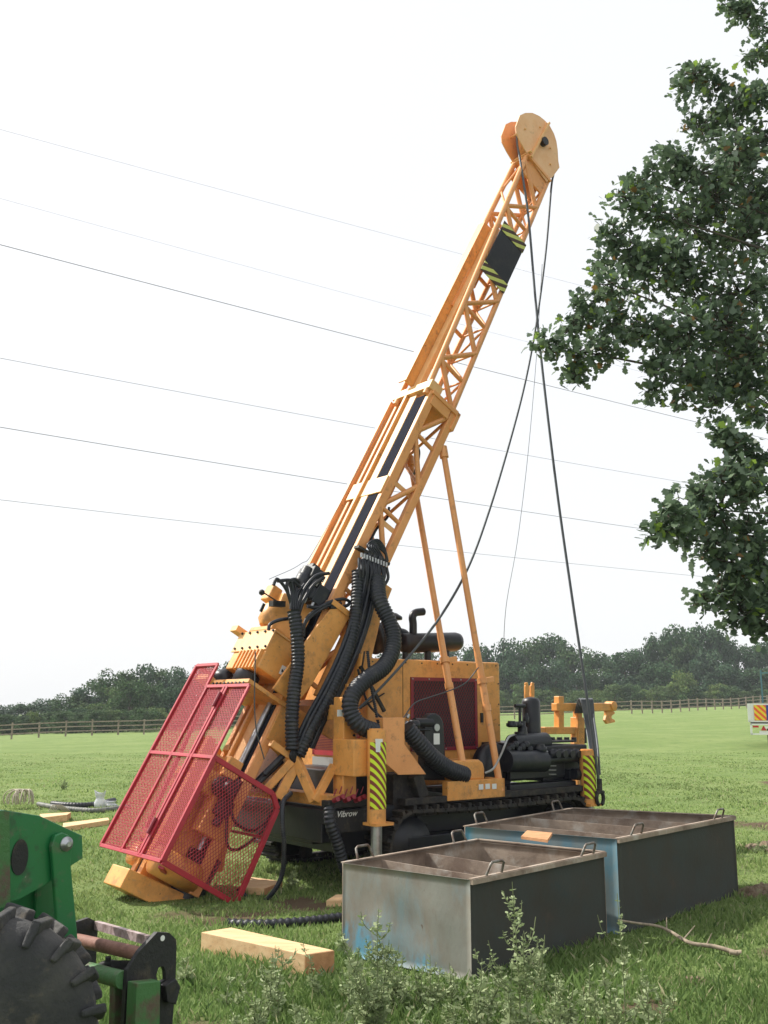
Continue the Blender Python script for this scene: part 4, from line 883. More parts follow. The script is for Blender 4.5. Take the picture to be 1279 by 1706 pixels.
m1 = MB(); m1.prism([TQ(-10, 1350, o_ + .005), TQ(12, 1352, o_ + .005), TQ(14, 1510, o_ + .005), TQ(-10, 1512, o_ + .005)], LX * .012); tpart('arm_flange', m1, DGREEN, la)
m1 = MB(); m1.prism([TQ(86, 1410, o_ + .025), TQ(92, 1392, o_ + .025), TQ(104, 1387, o_ + .025), TQ(116, 1392, o_ + .025), TQ(120, 1410, o_ + .025), TQ(118, 1440, o_ + .025), TQ(135, 1622, o_ + .025), TQ(100, 1595, o_ + .025)], -LX * .02); m1.prism([TQ(62, 1450, o_ - .1), TQ(98, 1430, o_ - .1), TQ(98, 1575, o_ - .1), TQ(60, 1560, o_ - .1)], -LX * .02)
m1.prism([TQ(0, 1500, o_ - .12), TQ(60, 1480, o_ - .12), TQ(66, 1600, o_ - .12), TQ(0, 1600, o_ - .12)], -LX * .02)
tpart('link_plate', m1, GREEN, tr, .004)
# carriage
def plate_hole(poly, hole, off): return MB().ring(poly, hole, off)
def circ_px(cx, cy, rx, ry, off, n, st=0): return [TQ(cx + rx * math.cos(st + 2 * math.pi * k / n), cy + ry * math.sin(st + 2 * math.pi * k / n), off) for k in range(n)]
on = .60; of = .12
near = [(262, 1553), (282, 1554), (293, 1565), (294, 1580), (292, 1640), (286, 1720), (205, 1720), (210, 1640), (212, 1617), (232, 1585)]
nt1 = [TQ(px, py, on) for px, py in near]
hole = [TQ(px, py, on) for px, py in [(268, 1610), (272, 1610), (275, 1616), (276, 1625), (276, 1632), (268, 1636), (262, 1634), (260, 1625), (262, 1618), (264, 1612)]]
car = MB(); car.ring(nt1, hole, -LX * .018)
far = [(148, 1529), (158, 1534), (163, 1545), (162, 1560), (160, 1600), (152, 1680), (120, 1680), (124, 1610), (127, 1580), (128, 1536)]
ho2 = [(140, 1584), (146, 1586), (148, 1592), (148, 1602), (144, 1608), (138, 1608), (133, 1606), (132, 1600), (132, 1592), (135, 1586)]
car.ring([TQ(px, py, of) for px, py in far], [TQ(px, py, of) for px, py in ho2], -LX * .018)
cr = empty('attachment_carriage'); cr.parent = tr; each('carriage_plate', car, IRON, cr)
m1 = MB(); p = TQ(270, 1563, on); m1.cyl(p + LX * .001, p + LX * .003, .010, seg=14); tpart('pin_hole', m1, LABEL, cr)
m1 = MB(); m1.bar(TQ(160, 1541, of), TQ(246, 1566, on - .02), .02, .03); tpart('top_bar', m1, mat('scraped_pink_bar', (.42, .33, .33), .6, 0, (.2, .14, .13), 20), cr)
m1 = MB(); m1.cyl(TQ(128, 1566, of), TQ(236, 1590, on - .02), .024); tpart('cross_tube', m1, RUST, cr)
m1 = MB(); m1.cyl(TQ(133, 1613, of + .02), TQ(206, 1633, on - .02), .030); tpart('lower_tube', m1, DGREEN, cr)
m1 = MB(); m1.prism([TQ(212, 1634, on + .02), TQ(252, 1630, on + .02), TQ(250, 1720, on + .02), TQ(208, 1720, on + .02)], LX * .05); m1.prism([TQ(182, 1640, on - .1), TQ(208, 1632, on - .1), TQ(208, 1720, on - .1), TQ(180, 1720, on - .1)], LX * .03)
each('carriage_leg', m1, DGREEN, cr, .004)
m1 = MB(); m1.prism([TQ(266, 1640, on + .005), TQ(284, 1628, on + .005), TQ(292, 1642, on + .005), TQ(284, 1672, on + .005), TQ(270, 1668, on + .005)], LX * .03); m1.box(TQ(185, 1600, .45), TQ(216, 1612, .5)); m1.cyl(TQ(180, 1602, .4), TQ(180, 1594, .4), .012, seg=6)
m1.curve([TQ(165, 1612, .3), TQ(180, 1606, .35), TQ(200, 1610, .4), TQ(205, 1625, .42)], .016); each('latch', m1, IRON, cr, .004)
# wheel
wc = GZ(-30, 1716, 0); Wd = V((.42, -.907, 0)).normalized(); wheelc = GP(-28, 1716, V((-1.35, 3.35, 0)), V((0, 1, 0))); RW = .335
wc = wheelc - TP
m1 = MB(); m1.lathe(wc - Wd * .15, Wd, [(0, RW * .55), (0, RW * .8), (.03, RW * .94), (.08, RW), (.22, RW), (.27, RW * .95), (.30, RW * .8), (.30, RW * .55)], 48)
wh = tpart('front_wheel', m1, TYRE)
m1 = MB(); e1 = V((-Wd.y, Wd.x, 0)); nl = 18
for k in range(nl):
    for sd_, da in ((1, 0), (-1, math.pi / nl)):
        a = 2 * math.pi * k / nl + da
        def rim(aa, rr_, ww): return wc + e1 * (rr_ * math.cos(aa)) + V((0, 0, rr_ * math.sin(aa))) + Wd * ww
        h_ = .032; q = [rim(a - .05, RW - .01, sd_ * .0), rim(a + .05, RW - .01, sd_ * .0), rim(a + .16 + .06, RW - .02, sd_ * .13), rim(a + .16 - .05, RW - .02, sd_ * .13)]
        q2 = [rim(a - .035, RW + h_, sd_ * .0), rim(a + .035, RW + h_, sd_ * .0), rim(a + .16 + .045, RW + h_ * .7, sd_ * .13), rim(a + .16 - .035, RW + h_ * .7, sd_ * .13)]
        m1.hexa(q + q2)
        q3 = [rim(a + .22, RW - .02, sd_ * .129), rim(a + .11, RW - .02, sd_ * .129), rim(a + .15, RW * .82, sd_ * .151), rim(a + .24, RW * .82, sd_ * .151)]
        q4 = [rim(a + .205, RW + .02, sd_ * .131), rim(a + .125, RW + .02, sd_ * .131), rim(a + .16, RW * .84, sd_ * .163), rim(a + .23, RW * .84, sd_ * .163)]
        m1.hexa(q3 + q4)
tpart('tyre_lugs', m1, TYRE, wh, .006)
m1 = MB(); m1.lathe(wc + Wd * .05, Wd, [(0, .02), (0, RW * .55), (.08, RW * .55), (.08, RW * .48), (.03, RW * .44), (.03, .1), (.07, .08), (.08, .0)], 32); tpart('wheel_rim', m1, DGREEN, wh)
# unseen rest of the machine, just outside the left edge
m1 = MB(); m1.prism([TQ(-60, 1400, 0), TQ(-60, 1500, 0), TQ(-300, 1420, 0), TQ(-300, 1320, 0)], -LX * .25); m1.bar(wc - Wd * .1, wc - Wd * .9, .12, .12)
tpart('front_axle', m1, GREEN, tr)

# ------------------------------------------------------------------ truck at the right edge
TY = 36.0
def K(px, py, dy=0): return GY(px, py, TY + dy)
k0 = K(1245, 1225); tk = empty('flatbed_trailer', (k0.x, TY, 0), -math.atan2(k0.x + .8, TY + 1)); tag(tk, 'white trailer tail with red and yellow chevron board and green frame at the right edge', 'trailer')
def KP(px, py, dy=0): return K(px, py, dy) - V((k0.x, TY, 0))
bx0 = KP(1244, 1172); bx1 = KP(1244, 1203); wid = 2.3
b = MB(); z1, z0_ = bx0.z, bx1.z; x0 = bx0.x
b.box((x0, 0, z1 - .05), (x0 + wid, .05, z1)); b.box((x0, 0, z0_), (x0 + .10, .05, z1 - .05)); b.box((x0 + .13, 0, z0_ + .03), (x0 + .19, .05, z1 - .05)); b.box((x0, 0, z0_), (x0 + wid, .05, z0_ + .05)); b.box((x0 + wid - .1, 0, z0_), (x0 + wid, .05, z1)); b.box((x0 + .05, .02, z0_ + .04), (x0 + wid - .02, .045, z1 - .04))
b.box((x0, .05, z0_), (x0 + .04, 4.6, z1 - .02)); b.box((x0 + wid - .04, .05, z0_), (x0 + wid, 4.6, z1 - .02))
tg = b.build('tailgate', WHITE, tk)
b = MB(); b.box((x0 + .22, -.012, z0_ + .06), (x0 + .62, -.001, z1 - .06)); o = b.build('chevron_board', CHEV, tk)
b = MB(); b.box((x0 + .62, -.012, z0_ + .06), (x0 + wid - .62, -.001, z1 - .06)); bb = b.build('name_board', BLUEP, tk)
text('name_letter', 'A', .62, .25, WHITE, bb, (x0 + .68, -.018, z0_ + .12))
b = MB(); zl = KP(1244, 1224).z; b.box((x0 + .08, .06, z0_ - .10), (x0 + wid - .05, 4.6, z0_)); b.build('flatbed', IRON, tk)
b = MB(); b.box((x0 + .05, .0, zl), (x0 + .12, .05, z0_ - .06)); b.box((x0 + .05, 0, z0_ - .10), (x0 + wid - .05, .05, z0_ - .05)); b.box((x0 + .05, 0, zl), (x0 + wid - .05, .05, zl + .05)); b.box((x0 + wid - .12, 0, zl), (x0 + wid - .05, .05, z0_ - .06)); b.box((x0 + .35, .02, zl + .05), (x0 + wid - .35, .04, zl + .14)); b.build('rear_bumper', WHITE, tk)
b = MB(); b.box((x0 + .14, -.01, zl + .25), (x0 + .34, .02, z0_ - .12)); b.prism([(x0 + .40, -.01, zl + .15), (x0 + .60, -.01, zl + .15), (x0 + .50, -.01, zl + .32)], (0, .03, 0)); each('tail_lamp', b, LAMP, tk)
b = MB(); b.box((x0 + .54, -.005, zl + .22), (x0 + .76, .02, z0_ - .14)); b.build('number_plate', WHITE, tk)
b = MB(); zt2 = KP(1269, 1112).z
for xx in (x0 + .55, x0 + wid - .3): b.bar((xx, 3.4, z0_), (xx, 3.4, zt2), .06, .06)
b.bar((x0 + .55, 3.4, zt2 - .1), (x0 + wid - .3, 3.4, zt2 - .1), .05, .05); b.build('ladder_frame', TEALS, tk)
gzk = gz(k0.x, TY)
b = MB()
for xx in (x0 + .62, x0 + wid - .9): b.lathe((xx, 2.4, gzk + .38), (1, 0, 0), [(0, .1), (0, .36), (.03, .4), (.25, .4), (.28, .36), (.28, .1)], 24)
each('wheel', b, TYRE, tk)
b = MB(); b.bar((x0 + wid / 2, 4.5, gzk + .55), (x0 + wid / 2, 6.2, gzk + .5), .12, .12); b.build('drawbar', IRON, tk)
b = MB(); b.box((x0 + .8, .4, z0_), (x0 + 2.0, 1.6, z0_ + .6)); b.build('cargo_box', RUST, tk)

# ------------------------------------------------------------------ post and rail fence
def fence(poly, label, gap):
    P = [V((x, y, 0)) for x, y in poly]; Q = resample([P[0]] + [a.lerp(c, t) for a, c in zip(P, P[1:]) for t in np.linspace(.02, 1, 50)], gap)
    root = empty('wooden_fence', (Q[0].x, Q[0].y, gz(Q[0].x, Q[0].y))); tag(root, label, 'fence', 'post and rail fences')
    o = root.location.copy(); G = [V((q.x, q.y, gz(q.x, q.y))) - o for q in Q]
    for g in G[:95]:
        h = 1.22 + random.uniform(-.04, .06); m1 = MB(); t = V((random.uniform(-.02, .02), 0, 0)); m1.bar(g - V((0, 0, .1)), g + V((0, 0, h)) + t, .12, .10, up=(0, 1, 0)); m1.build('fence_post', FENCE, root)
    for z in (.4, .75, 1.1):
        m1 = MB()
        for a, c in zip(G, G[1:]): m1.bar(a + V((0, -.07, z)), c + V((0, -.07, z)), .035, .09)
        m1.build('fence_rail', FENCE, root)
fence([(-50, 72.5), (-28.6, 79), (-10, 84)], 'weathered post and rail fence in front of the trees left of the red guard', 2.0)
fence([(5, 88), (22.3, 91), (32, 103), (50, 124)], 'weathered post and rail fence in front of the trees right of the rig', 2.2)

# ------------------------------------------------------------------ overhead cables
def cable(pa, Ya, pb, Yb, label, r=.016, ext=.35, sag=.35):
    A, B = GY(*pa, Ya), GY(*pb, Yb); d = B - A; A2 = A - d * ext; B2 = B + d * ext; n = 40
    P = [A2.lerp(B2, i / n) - V((0, 0, sag * (1 - (2 * i / n - 1) ** 2) * 1.0 - sag * .6)) for i in range(n + 1)]
    b = MB(); b.tube(P, r, 6); tag(b.build('overhead_cable', WIRE), label, 'cable', 'overhead power cables')
cable((0, 215), 45, (1180, 530), 75, 'topmost overhead cable, crossing behind the warning panel of the mast', .007)
cable((0, 330), 45, (1150, 640), 75, 'faint second overhead cable just above the darkest one', .006)
cable((0, 407), 45, (1190, 710), 75, 'darkest overhead cable, crossing the mast below its yellow tray', .017)
cable((0, 596), 45, (1150, 805), 75, 'fourth overhead cable down, meeting the mast above the brace top', .011)
cable((0, 711), 45, (1080, 882), 75, 'fifth overhead cable, thick, crossing the two long braces', .015)
cable((0, 832), 45, (1190, 962), 75, 'lowest overhead cable, crossing just above the hose bundle', .010)

# ------------------------------------------------------------------ trees
LEAFM = mat('distant_foliage', (.05, .09, .03), .75, attr='tint', spec=.2, trans=.15)
def crown_mesh(seed, nb=40, nl=5200, base=(.050, .082, .040), conic=0.0):
    g = np.random.default_rng(seed); V_ = []; C = []
    cents = []; 
    for i in range(nb):
        a = g.uniform(0, 2 * math.pi); z = g.uniform(.10, .93); lim = math.sqrt(max(.05, 1 - ((z - .42) / .6) ** 2)) * .46 * (1 - conic * z); r = lim * g.uniform(.3, 1.0)
        cents.append((r * math.cos(a), r * math.sin(a), z, g.uniform(.09, .19)))
    cents = np.array(cents); idx = g.integers(0, nb, nl); cc_ = cents[idx]; d = g.normal(size=(nl, 3)); d /= np.linalg.norm(d, axis=1)[:, None]
    p = cc_[:, :3] + d * cc_[:, 3:4] * g.uniform(.55, 1.05, (nl, 1)); p[:, 2] = np.maximum(p[:, 2], .02)
    nrm = d + g.normal(size=(nl, 3)) * .6; nrm /= np.linalg.norm(nrm, axis=1)[:, None]
    u = np.cross(nrm, g.normal(size=(nl, 3))); u /= np.linalg.norm(u, axis=1)[:, None]; v = np.cross(nrm, u); s = g.uniform(.010, .022, (nl, 1))
    q = np.stack([p - u * s - v * s * .6, p + u * s * .8 - v * s, p + u * s + v * s * .7, p - u * s * .7 + v * s], 1).reshape(-1, 3)
    tint = g.uniform(.7, 1.35, nb)[idx][:, None] * g.uniform(.75, 1.3, (nl, 1)); col = np.array(base)[None] * tint; col[:, 0] *= g.uniform(.85, 1.25, nl)
    c4 = np.concatenate([col, np.ones((nl, 1))], 1).repeat(4, axis=0); f = np.arange(nl * 4).reshape(-1, 4)
    o = fastmesh('crown', q, f, [LEAFM], c4); me = o.data; bpy.data.objects.remove(o); return me
CR = [crown_mesh(i, 42, 5200, c, k) for i, (c, k) in enumerate([((.058, .110, .042), 0), ((.042, .088, .038), .1), ((.085, .140, .050), 0), ((.046, .092, .048), .25), ((.13, .20, .06), 0)])]
def trunk_mesh():
    b = MB(); b.tube([V((0, 0, -.02)), V((.01, 0, .3)), V((0, .01, .7))], [.03, .022, .01], 8)
    for k in range(6): a = k * 1.1; b.tube([V((0, 0, .25 + k * .06)), V((.2 * math.cos(a), .2 * math.sin(a), .5 + k * .05))], [.012, .004], 6)
    o = b.build('trunk', BARK); me = o.data; bpy.data.objects.remove(o); return me
TRK = trunk_mesh()
def bgtree(px, py, Y, wpx, var, label, group, name='tree', cat='tree'):
    g = GY(px, 1180, Y); z0 = gz(g.x, Y); top = GY(px, py, Y).z; h = max(top - z0, .8); wd = wpx / FPX * Y
    r = empty(name, (g.x, Y, z0), random.uniform(0, 6)); tag(r, label, cat, group)
    c = bpy.data.objects.new('crown', CR[var]); COL.objects.link(c); c.parent = r; c.scale = (wd, wd, h / .98); c.location.z = -.15 * 0
    t = bpy.data.objects.new('trunk', TRK); COL.objects.link(t); t.parent = r; t.scale = (h, h, h)
    return r
# skyline of the two woods: (x pixel, top pixel)
left = [(-40, 1180), (0, 1178), (40, 1176), (75, 1168), (110, 1162), (140, 1150), (165, 1140), (200, 1124), (240, 1112), (275, 1120), (300, 1118), (340, 1116), (385, 1108), (420, 1100), (460, 1104), (500, 1112), (540, 1110)]
right = [(600, 1100), (650, 1095), (700, 1090), (760, 1085), (800, 1082), (842, 1070), (885, 1076), (925, 1066), (960, 1088), (1000, 1094), (1040, 1092), (1075, 1086), (1105, 1066), (1140, 1052), (1180, 1050), (1215, 1072), (1250, 1082), (1290, 1075), (1330, 1070), (1370, 1080)]
def sky_y(px, L):
    for (a, b_), (c, d) in zip(L, L[1:]):
        if a <= px <= c: return b_ + (d - b_) * (px - a) / (c - a)
    return L[-1][1]
for px, py in left:
    bgtree(px + random.uniform(-8, 8), py - 2, 112 + random.uniform(-6, 8), random.uniform(62, 90), random.choice([0, 1, 3]), 'one of the dark trees in the left woodland behind the fence', 'trees of the left wood')
for px in range(-50, 560, 34):
    bgtree(px + random.uniform(-8, 8), sky_y(max(-40, px), left) + random.uniform(14, 30), 101 + random.uniform(-4, 4), random.uniform(50, 75), random.choice([0, 2, 1]), 'one of the smaller trees in front of the left woodland', 'smaller trees of the left wood')
for px, py in right:
    bgtree(px + random.uniform(-6, 6), py - 2, 150 + random.uniform(-5, 10), random.uniform(75, 110), random.choice([0, 1, 3]), 'one of the tall dark trees of the right woodland behind the fence', 'trees of the right wood')
for px in range(600, 1380, 36):
    bgtree(px + random.uniform(-8, 8), sky_y(px, right) + random.uniform(22, 42), 140 + random.uniform(-4, 4), random.uniform(60, 90), random.choice([0, 2, 1, 3]), 'one of the mid sized trees in front of the right woodland', 'smaller trees of the right wood')
bgtree(1142, 1122, 132, 62, 4, 'rounded bright green bush standing in front of the right woodland', None, 'bush', 'bush')
for px in range(-50, 560, 26):
    bgtree(px + random.uniform(-6, 6), 1192 - px * .03 + random.uniform(-4, 3), 92 + random.uniform(-2, 2), random.uniform(34, 60), random.choice([2, 0, 4]), 'one of the low hedge bushes behind the left fence', 'hedge bushes of the left fence', 'bush', 'bush')
for px in range(620, 1390, 24):
    bgtree(px + random.uniform(-6, 6), 1146 + random.uniform(-6, 8), 133 + random.uniform(-3, 3), random.uniform(34, 60), random.choice([2, 0, 2, 4]), 'one of the low hedge bushes behind the right fence', 'hedge bushes of the right fence', 'bush', 'bush')

# ------------------------------------------------------------------ the oak overhead at right
OAKM = mat('oak_leaves', (.05, .1, .03), .42, attr='tint', spec=.5, trans=.38)
def leaf_shape():
    half = [(0, 0), (.10, .05), (.18, .10), (.30, .13), (.36, .09), (.48, .20), (.57, .22), (.62, .14), (.74, .22), (.84, .18), (.90, .09), (1.0, .03)]
    up = [(x, y, .10 * y - .12 * x * x) for x, y in half]; dn = [(x, -y, .10 * y - .12 * x * x) for x, y in half[1:]][::-1]
    return np.array(up + dn)
def build_oak():
    blobs = [(1250, 30, 48, 11.5), (1225, 10, 35, 11.5), (1262, 90, 40, 11.5), (1160, 125, 42, 11), (1190, 155, 30, 11), (1135, 150, 24, 11), (1250, 165, 45, 11), (1215, 200, 55, 11), (1165, 215, 45, 11), (1262, 240, 60, 11), (1225, 255, 60, 10.6), (1262, 170, 45, 10.6), (1190, 330, 60, 10.4), (1255, 340, 60, 10.6), (1120, 430, 60, 9.8), (1200, 540, 60, 9.6),
        (1075, 300, 48, 10.5), (1120, 265, 40, 10.5), (1160, 290, 65, 10.5), (1230, 300, 70, 11), (1045, 330, 32, 10), (1090, 355, 60, 10), (1150, 380, 70, 10.5), (1230, 400, 80, 10.5), (1020, 395, 34, 10), (1005, 440, 26, 10), (1050, 410, 40, 10),
        (1020, 475, 42, 9.5), (1080, 455, 60, 10), (1150, 470, 75, 10), (1235, 490, 80, 10), (975, 515, 34, 9.5), (1020, 540, 50, 9.5), (950, 545, 26, 9.5), (1075, 550, 60, 9.5), (1140, 570, 65, 9.5), (1215, 580, 75, 10), (920, 582, 22, 9.2), (900, 572, 14, 9.2), (965, 590, 32, 9.3), (955, 625, 20, 9.3), (1000, 585, 34, 9.3), (1262, 590, 60, 9.5),
        (1100, 615, 32, 9.3), (1140, 625, 36, 9.3), (1087, 652, 20, 9.3), (1137, 660, 14, 9.2), (1190, 640, 45, 9.5), (1240, 650, 50, 9.5), (1190, 672, 28, 9.2), (1265, 690, 30, 9),
        (1225, 740, 36, 8.6), (1262, 760, 40, 8.6), (1200, 725, 18, 8.6), (1205, 790, 34, 8.3), (1250, 810, 48, 8.3), (1165, 825, 26, 8.2), (1195, 850, 48, 8.2), (1120, 850, 30, 7.8), (1100, 880, 24, 7.8), (1150, 870, 36, 8), (1130, 900, 18, 8), (1185, 905, 36, 8.2), (1240, 890, 56, 8.4),
        (1265, 940, 40, 8.4), (1218, 940, 34, 8.2), (1245, 985, 46, 8.3), (1205, 990, 30, 8.2), (1172, 1000, 20, 8.1), (1235, 1025, 36, 8.2), (1268, 1035, 24, 8.2), (1280, 990, 40, 8.4)]
    for k in range(70):
        rr_ = random.uniform(60, 120); blobs.append((random.uniform(1290 + rr_, 1900), random.uniform(-500, 950), rr_, random.uniform(8.5, 13.5)))
    for yy_ in (-120, -60, 290, 380, 470, 560, 640, 830, 900): blobs.append((1315, yy_, random.uniform(50, 62), random.uniform(9.0, 11.0)))
    root = empty('oak_tree', (7.6, 10.8, 0)); tag(root, 'large oak tree with dark lobed leaves overhanging from the right edge', 'tree'); O = root.location.copy()
    wood = MB(); top = V((7.6, 10.8, 0)); stem = [V((0, 0, -.2)), V((.1, 0, 1.5)), V((-.1, .1, 3.5)), V((0, 0, 6)), V((.2, 0, 9)), V((.1, 0, 11))]
    wood.tube(catmull(stem, 5), [.5 - .4 * i / 25 for i in range(26)], 14); P = []; Nn = []; ax = []
    leaves_p = []; leaves_d = []; sizes = []; shade = []
    twigs = MB(); limbs_c = []
    for cx, cy, r, Y in blobs:
        c = GY(cx, cy, Y) - O; rad = r / FPX * Y; infr = cx < 1330
        zst = max(1.6, min(9, c.z * .75)); s0 = V((-.05, 0, zst)); j_ = lambda k: V(rng.normal(size=3)) * k; limb = catmull([s0, s0.lerp(c, .35) + V((0, 0, .3)) + j_(.18), s0.lerp(c, .68) + V((0, 0, .15)) + j_(.2), c], 5)
        if random.random() < (.26 if infr else .5): wood.tube(limb, [.042 * (1 - .85 * i / (len(limb) - 1)) for i in range(len(limb))], 7)
        nt_ = int((20 if infr else 10) * (r / 45) ** 1.6) + 3
        for t in range(nt_):
            d = V(rng.normal(size=3)).normalized(); e = c + d * rad * (random.uniform(.35, 1.0) if random.random() < .8 else random.uniform(.9, 1.25)); st = c + (e - c) * .15
            m_ = st.lerp(e, .5) + V(rng.normal(size=3)) * .03; twigs.tube([st, m_, e], [.007, .005, .002], 4, caps=False)
            dd = (e - st).normalized()
            for k in range(int(random.uniform(8, 13))):
                q = st.lerp(e, random.uniform(.35, 1.05)) + V(rng.normal(size=3)) * .045; ld = (dd * .5 + V(rng.normal(size=3)) * .7).normalized()
                leaves_p.append(q); leaves_d.append(ld); sizes.append(random.uniform(.055, .112)); shade.append(random.random())
    n = len(leaves_p); L = leaf_shape(); k = len(L); p = np.array(leaves_p); d = np.array(leaves_d); s = np.array(sizes)[:, None]
    up = rng.normal(size=(n, 3)) * .55 + np.array([0, 0, 1]); side = np.cross(up, d); side /= np.linalg.norm(side, axis=1)[:, None]; nn = np.cross(d, side)
    vv = (p[:, None, :] + (d[:, None, :] * L[None, :, 0:1] + side[:, None, :] * L[None, :, 1:2] * 1.6 + nn[:, None, :] * L[None, :, 2:3]) * s[:, None, :]).reshape(-1, 3)
    sh = np.array(shade)[:, None]; col = np.array([.065, .105, .070]) * (1 - sh) + np.array([.17, .24, .14]) * sh; b_ = rng.random(n); col[b_ > .965] = (.24, .36, .06); col[b_ < .012] = (.22, .13, .04)
    c4 = np.concatenate([col, np.ones((n, 1))], 1).repeat(k, axis=0); f = np.arange(n * k).reshape(-1, k)
    cr = fastmesh('crown', vv, f, [OAKM], c4); cr.parent = root
    wood.build('trunk', BARK, root); twigs.build('twigs', BARK, root); print('oak leaves', n)
build_oak()

# ------------------------------------------------------------------ weeds in the foreground
WEEDM = mat('weed_leaves', (.15, .2, .09), .6, attr='tint', spec=.3, trans=.25)
def weed(px, py, H, n_side, label, dens=1.0, spread=.25, group='thistly weeds along the bottom of the picture'):
    g0 = GZ(px, py, 0); root = empty('weed_plant', (g0.x, g0.y, gz(g0.x, g0.y))); tag(root, label, 'weed', group)
    st = MB(); Vv = []; Cc = []; Ff = []
    def leafs(path, n, sz):
        for i in range(n):
            t = random.uniform(.1, 1.0); q = path[int(t * (len(path) - 1))]; a = random.uniform(0, 2 * math.pi); s = sz * random.uniform(.4, 1.15) * (1.25 - .75 * t)
            d = V((math.cos(a), math.sin(a), random.uniform(-.1, .9))).normalized(); sd = d.cross(V(rng.normal(size=3))).normalized() * s * .22; k = len(Vv)
            Vv.extend([q, q + d * s * .35 + sd, q + d * s * .5 + sd * .5, q + d * s * .7 + sd * .9, q + d * s, q + d * s * .7 - sd * .9, q + d * s * .5 - sd * .5, q + d * s * .35 - sd]); Ff.append(tuple(range(k, k + 8)))
            c = random.random(); base = (.20 + .17 * c, .27 + .16 * c, .12 + .11 * c); Cc.extend([(*base, 1)] * 8)
    for k in range(n_side):
        a = random.uniform(0, 6.28); le = random.uniform(0, spread) * (k > 0); h = H * (1 if k == 0 else random.uniform(.35, .85)); b0 = V((random.uniform(-.05, .05), random.uniform(-.05, .05), 0)) * (k > 0)
        path = catmull([b0, b0 + V((math.cos(a) * le * .4, math.sin(a) * le * .4, h * .45)), b0 + V((math.cos(a) * le + random.uniform(-.02, .02), math.sin(a) * le, h))], 12)
        st.tube(path, [.0045 * (1 - .7 * i / len(path)) for i in range(len(path))], 5, caps=False); leafs(path, int(120 * h * dens + 10), .05)
        for j in range(int(5 * dens * h / .3)):
            t = random.uniform(.3, .92); q = path[int(t * (len(path) - 1))]; aa = random.uniform(0, 6.28); L = random.uniform(.04, .12) * (h / .4) ** .5; sub = catmull([q, q + V((math.cos(aa) * L * .6, math.sin(aa) * L * .6, L * .5)), q + V((math.cos(aa) * L * .8, math.sin(aa) * L * .8, L * 1.1))], 5)
            st.tube(sub, .002, 4, caps=False); leafs(sub, int(14 * dens), .04)
    st.build('stem', mat('weed_stem', (.16, .19, .09), .8) if 'weed_stem' not in MATS else MATS['weed_stem'], root)
    me = bpy.data.meshes.new('leaves'); me.from_pydata([tuple(v) for v in Vv], [], Ff); at = me.color_attributes.new('tint', 'FLOAT_COLOR', 'POINT'); at.data.foreach_set('color', np.array(Cc, dtype=np.float32).ravel()); me.materials.append(WEEDM)
    o = bpy.data.objects.new('leaves', me); COL.objects.link(o); o.parent = root
weed(868, 1790, .80, 5, 'tall leafy weed in front of the near tank, tallest spike of the right middle', 1.0, .13, None)
weed(1045, 1775, .74, 4, 'straggly dry weed right of the near tank with a bent bare stem', .7, .16, None)
weed(628, 1750, .58, 7, 'bushy pale weed in front of the pale end wall of the near tank', 1.3, .2, None)
weed(520, 1660, .22, 3, 'small weed growing at the end of the thick timber beam', .9, .1, None)
weed(935, 1740, .30, 5, 'low weed between the two tall weeds at the bottom', 1.2, .15, None)
weed(488, 1480, .15, 5, 'small dark weed in the shade under the rig', 1.0, .12, None)
for i in range(36):
    px = random.choice([random.uniform(380, 780), random.uniform(700, 1130), random.uniform(330, 1150)]); py = random.uniform(1660, 1800)
    weed(px, py, random.uniform(.14, .34), random.randint(3, 6), 'one of the low pale weeds crowding the foreground grass', .8, .14, 'low weeds in the foreground grass')
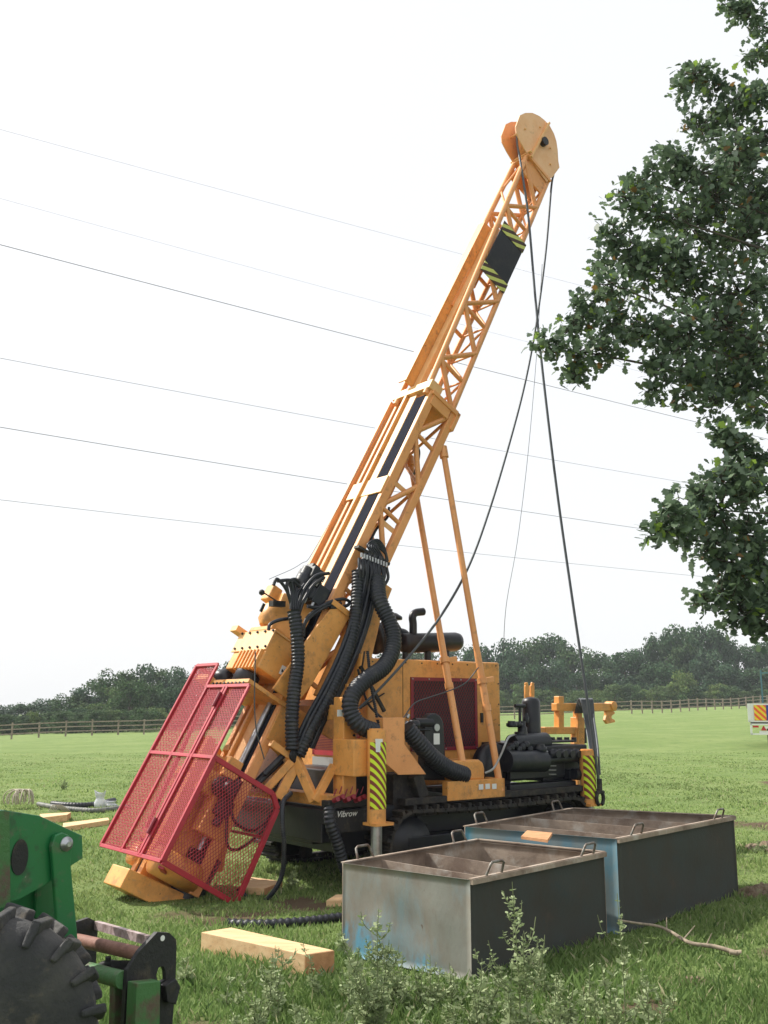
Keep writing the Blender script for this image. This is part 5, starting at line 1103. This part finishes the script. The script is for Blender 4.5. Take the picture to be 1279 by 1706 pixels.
for i, (px, py, h) in enumerate([(305, 1640, .14), (330, 1280, .14), (105, 1318, .2), (1265, 1420, .12), (498, 1228, .2)]):
    weed(px, py, h, 6, ['low weed beside the black carriage plate', 'tuft behind the red guard', 'round clump of weeds on the field beyond the hoses', 'dry tuft at the right edge beside the farther tank', 'clump of weeds on the far field'][i], 1.0, .16, None)

# ------------------------------------------------------------------ the air
b = MB(); b.box((-330, -50, -6), (330, 430, 26)); hz = b.build('haze', []); hz['kind'] = 'stuff'
hm = bpy.data.materials.new('haze_air'); hm.use_nodes = True; hn = hm.node_tree.nodes; hn.clear(); pv = hn.new('ShaderNodeVolumePrincipled'); pv.inputs['Color'].default_value = (.85, .9, .97, 1); pv.inputs['Density'].default_value = .0005
ho = hn.new('ShaderNodeOutputMaterial'); hm.node_tree.links.new(pv.outputs[0], ho.inputs['Volume']); hz.data.materials.append(hm)

# ------------------------------------------------------------------ scrap on the tank and earth heaps
b = MB(); q = [GZ(px, py, .672) for px, py in ((868, 1398), (878, 1388), (920, 1392), (912, 1404))]; b.hexa(q + [p + V((0, 0, .02)) for p in q]); o = b.build('board_scrap', WOOD2); tag(o, 'short reddish board resting across the front rim of the farther tank', 'board')
EARTH = mat('earth_heap', (.14, .095, .06), .95, 0, (.24, .19, .13), 9, .4, .6, 1.0, 25, layers=[((.12, .16, .06), 5, .5, .62, .8)])
def heap(px, py, W, H, label):
    g0 = GZ(px, py, 0); n = 26; vs = []; fs = []
    for i in range(n):
        for j in range(n):
            x, y = (i / (n - 1) * 2 - 1), (j / (n - 1) * 2 - 1); r = math.hypot(x, y); h = H * max(0, 1 - r * r) * (.7 + .3 * math.sin(x * 7 + 1) * math.sin(y * 6)) + random.uniform(0, .035) * (r < .95) - .02; vs.append((x * W, y * W * .8, h))
    fs = [(i * n + j, (i + 1) * n + j, (i + 1) * n + j + 1, i * n + j + 1) for i in range(n - 1) for j in range(n - 1)]
    m1 = MB(); m1.add(vs, fs); o = m1.build('earth_heap', EARTH); o.location = (g0.x, g0.y, 0); tag(o, label, 'earth heap')
heap(1290, 1415, .35, .12, 'low heap of dry brown earth at the right edge, beyond the farther tank')
heap(1272, 1492, .28, .10, 'dark patch of turned earth touching the right side of the farther tank')
heap(1160, 1640, .16, .03, 'small bare earth patch in the grass in front of the farther tank')
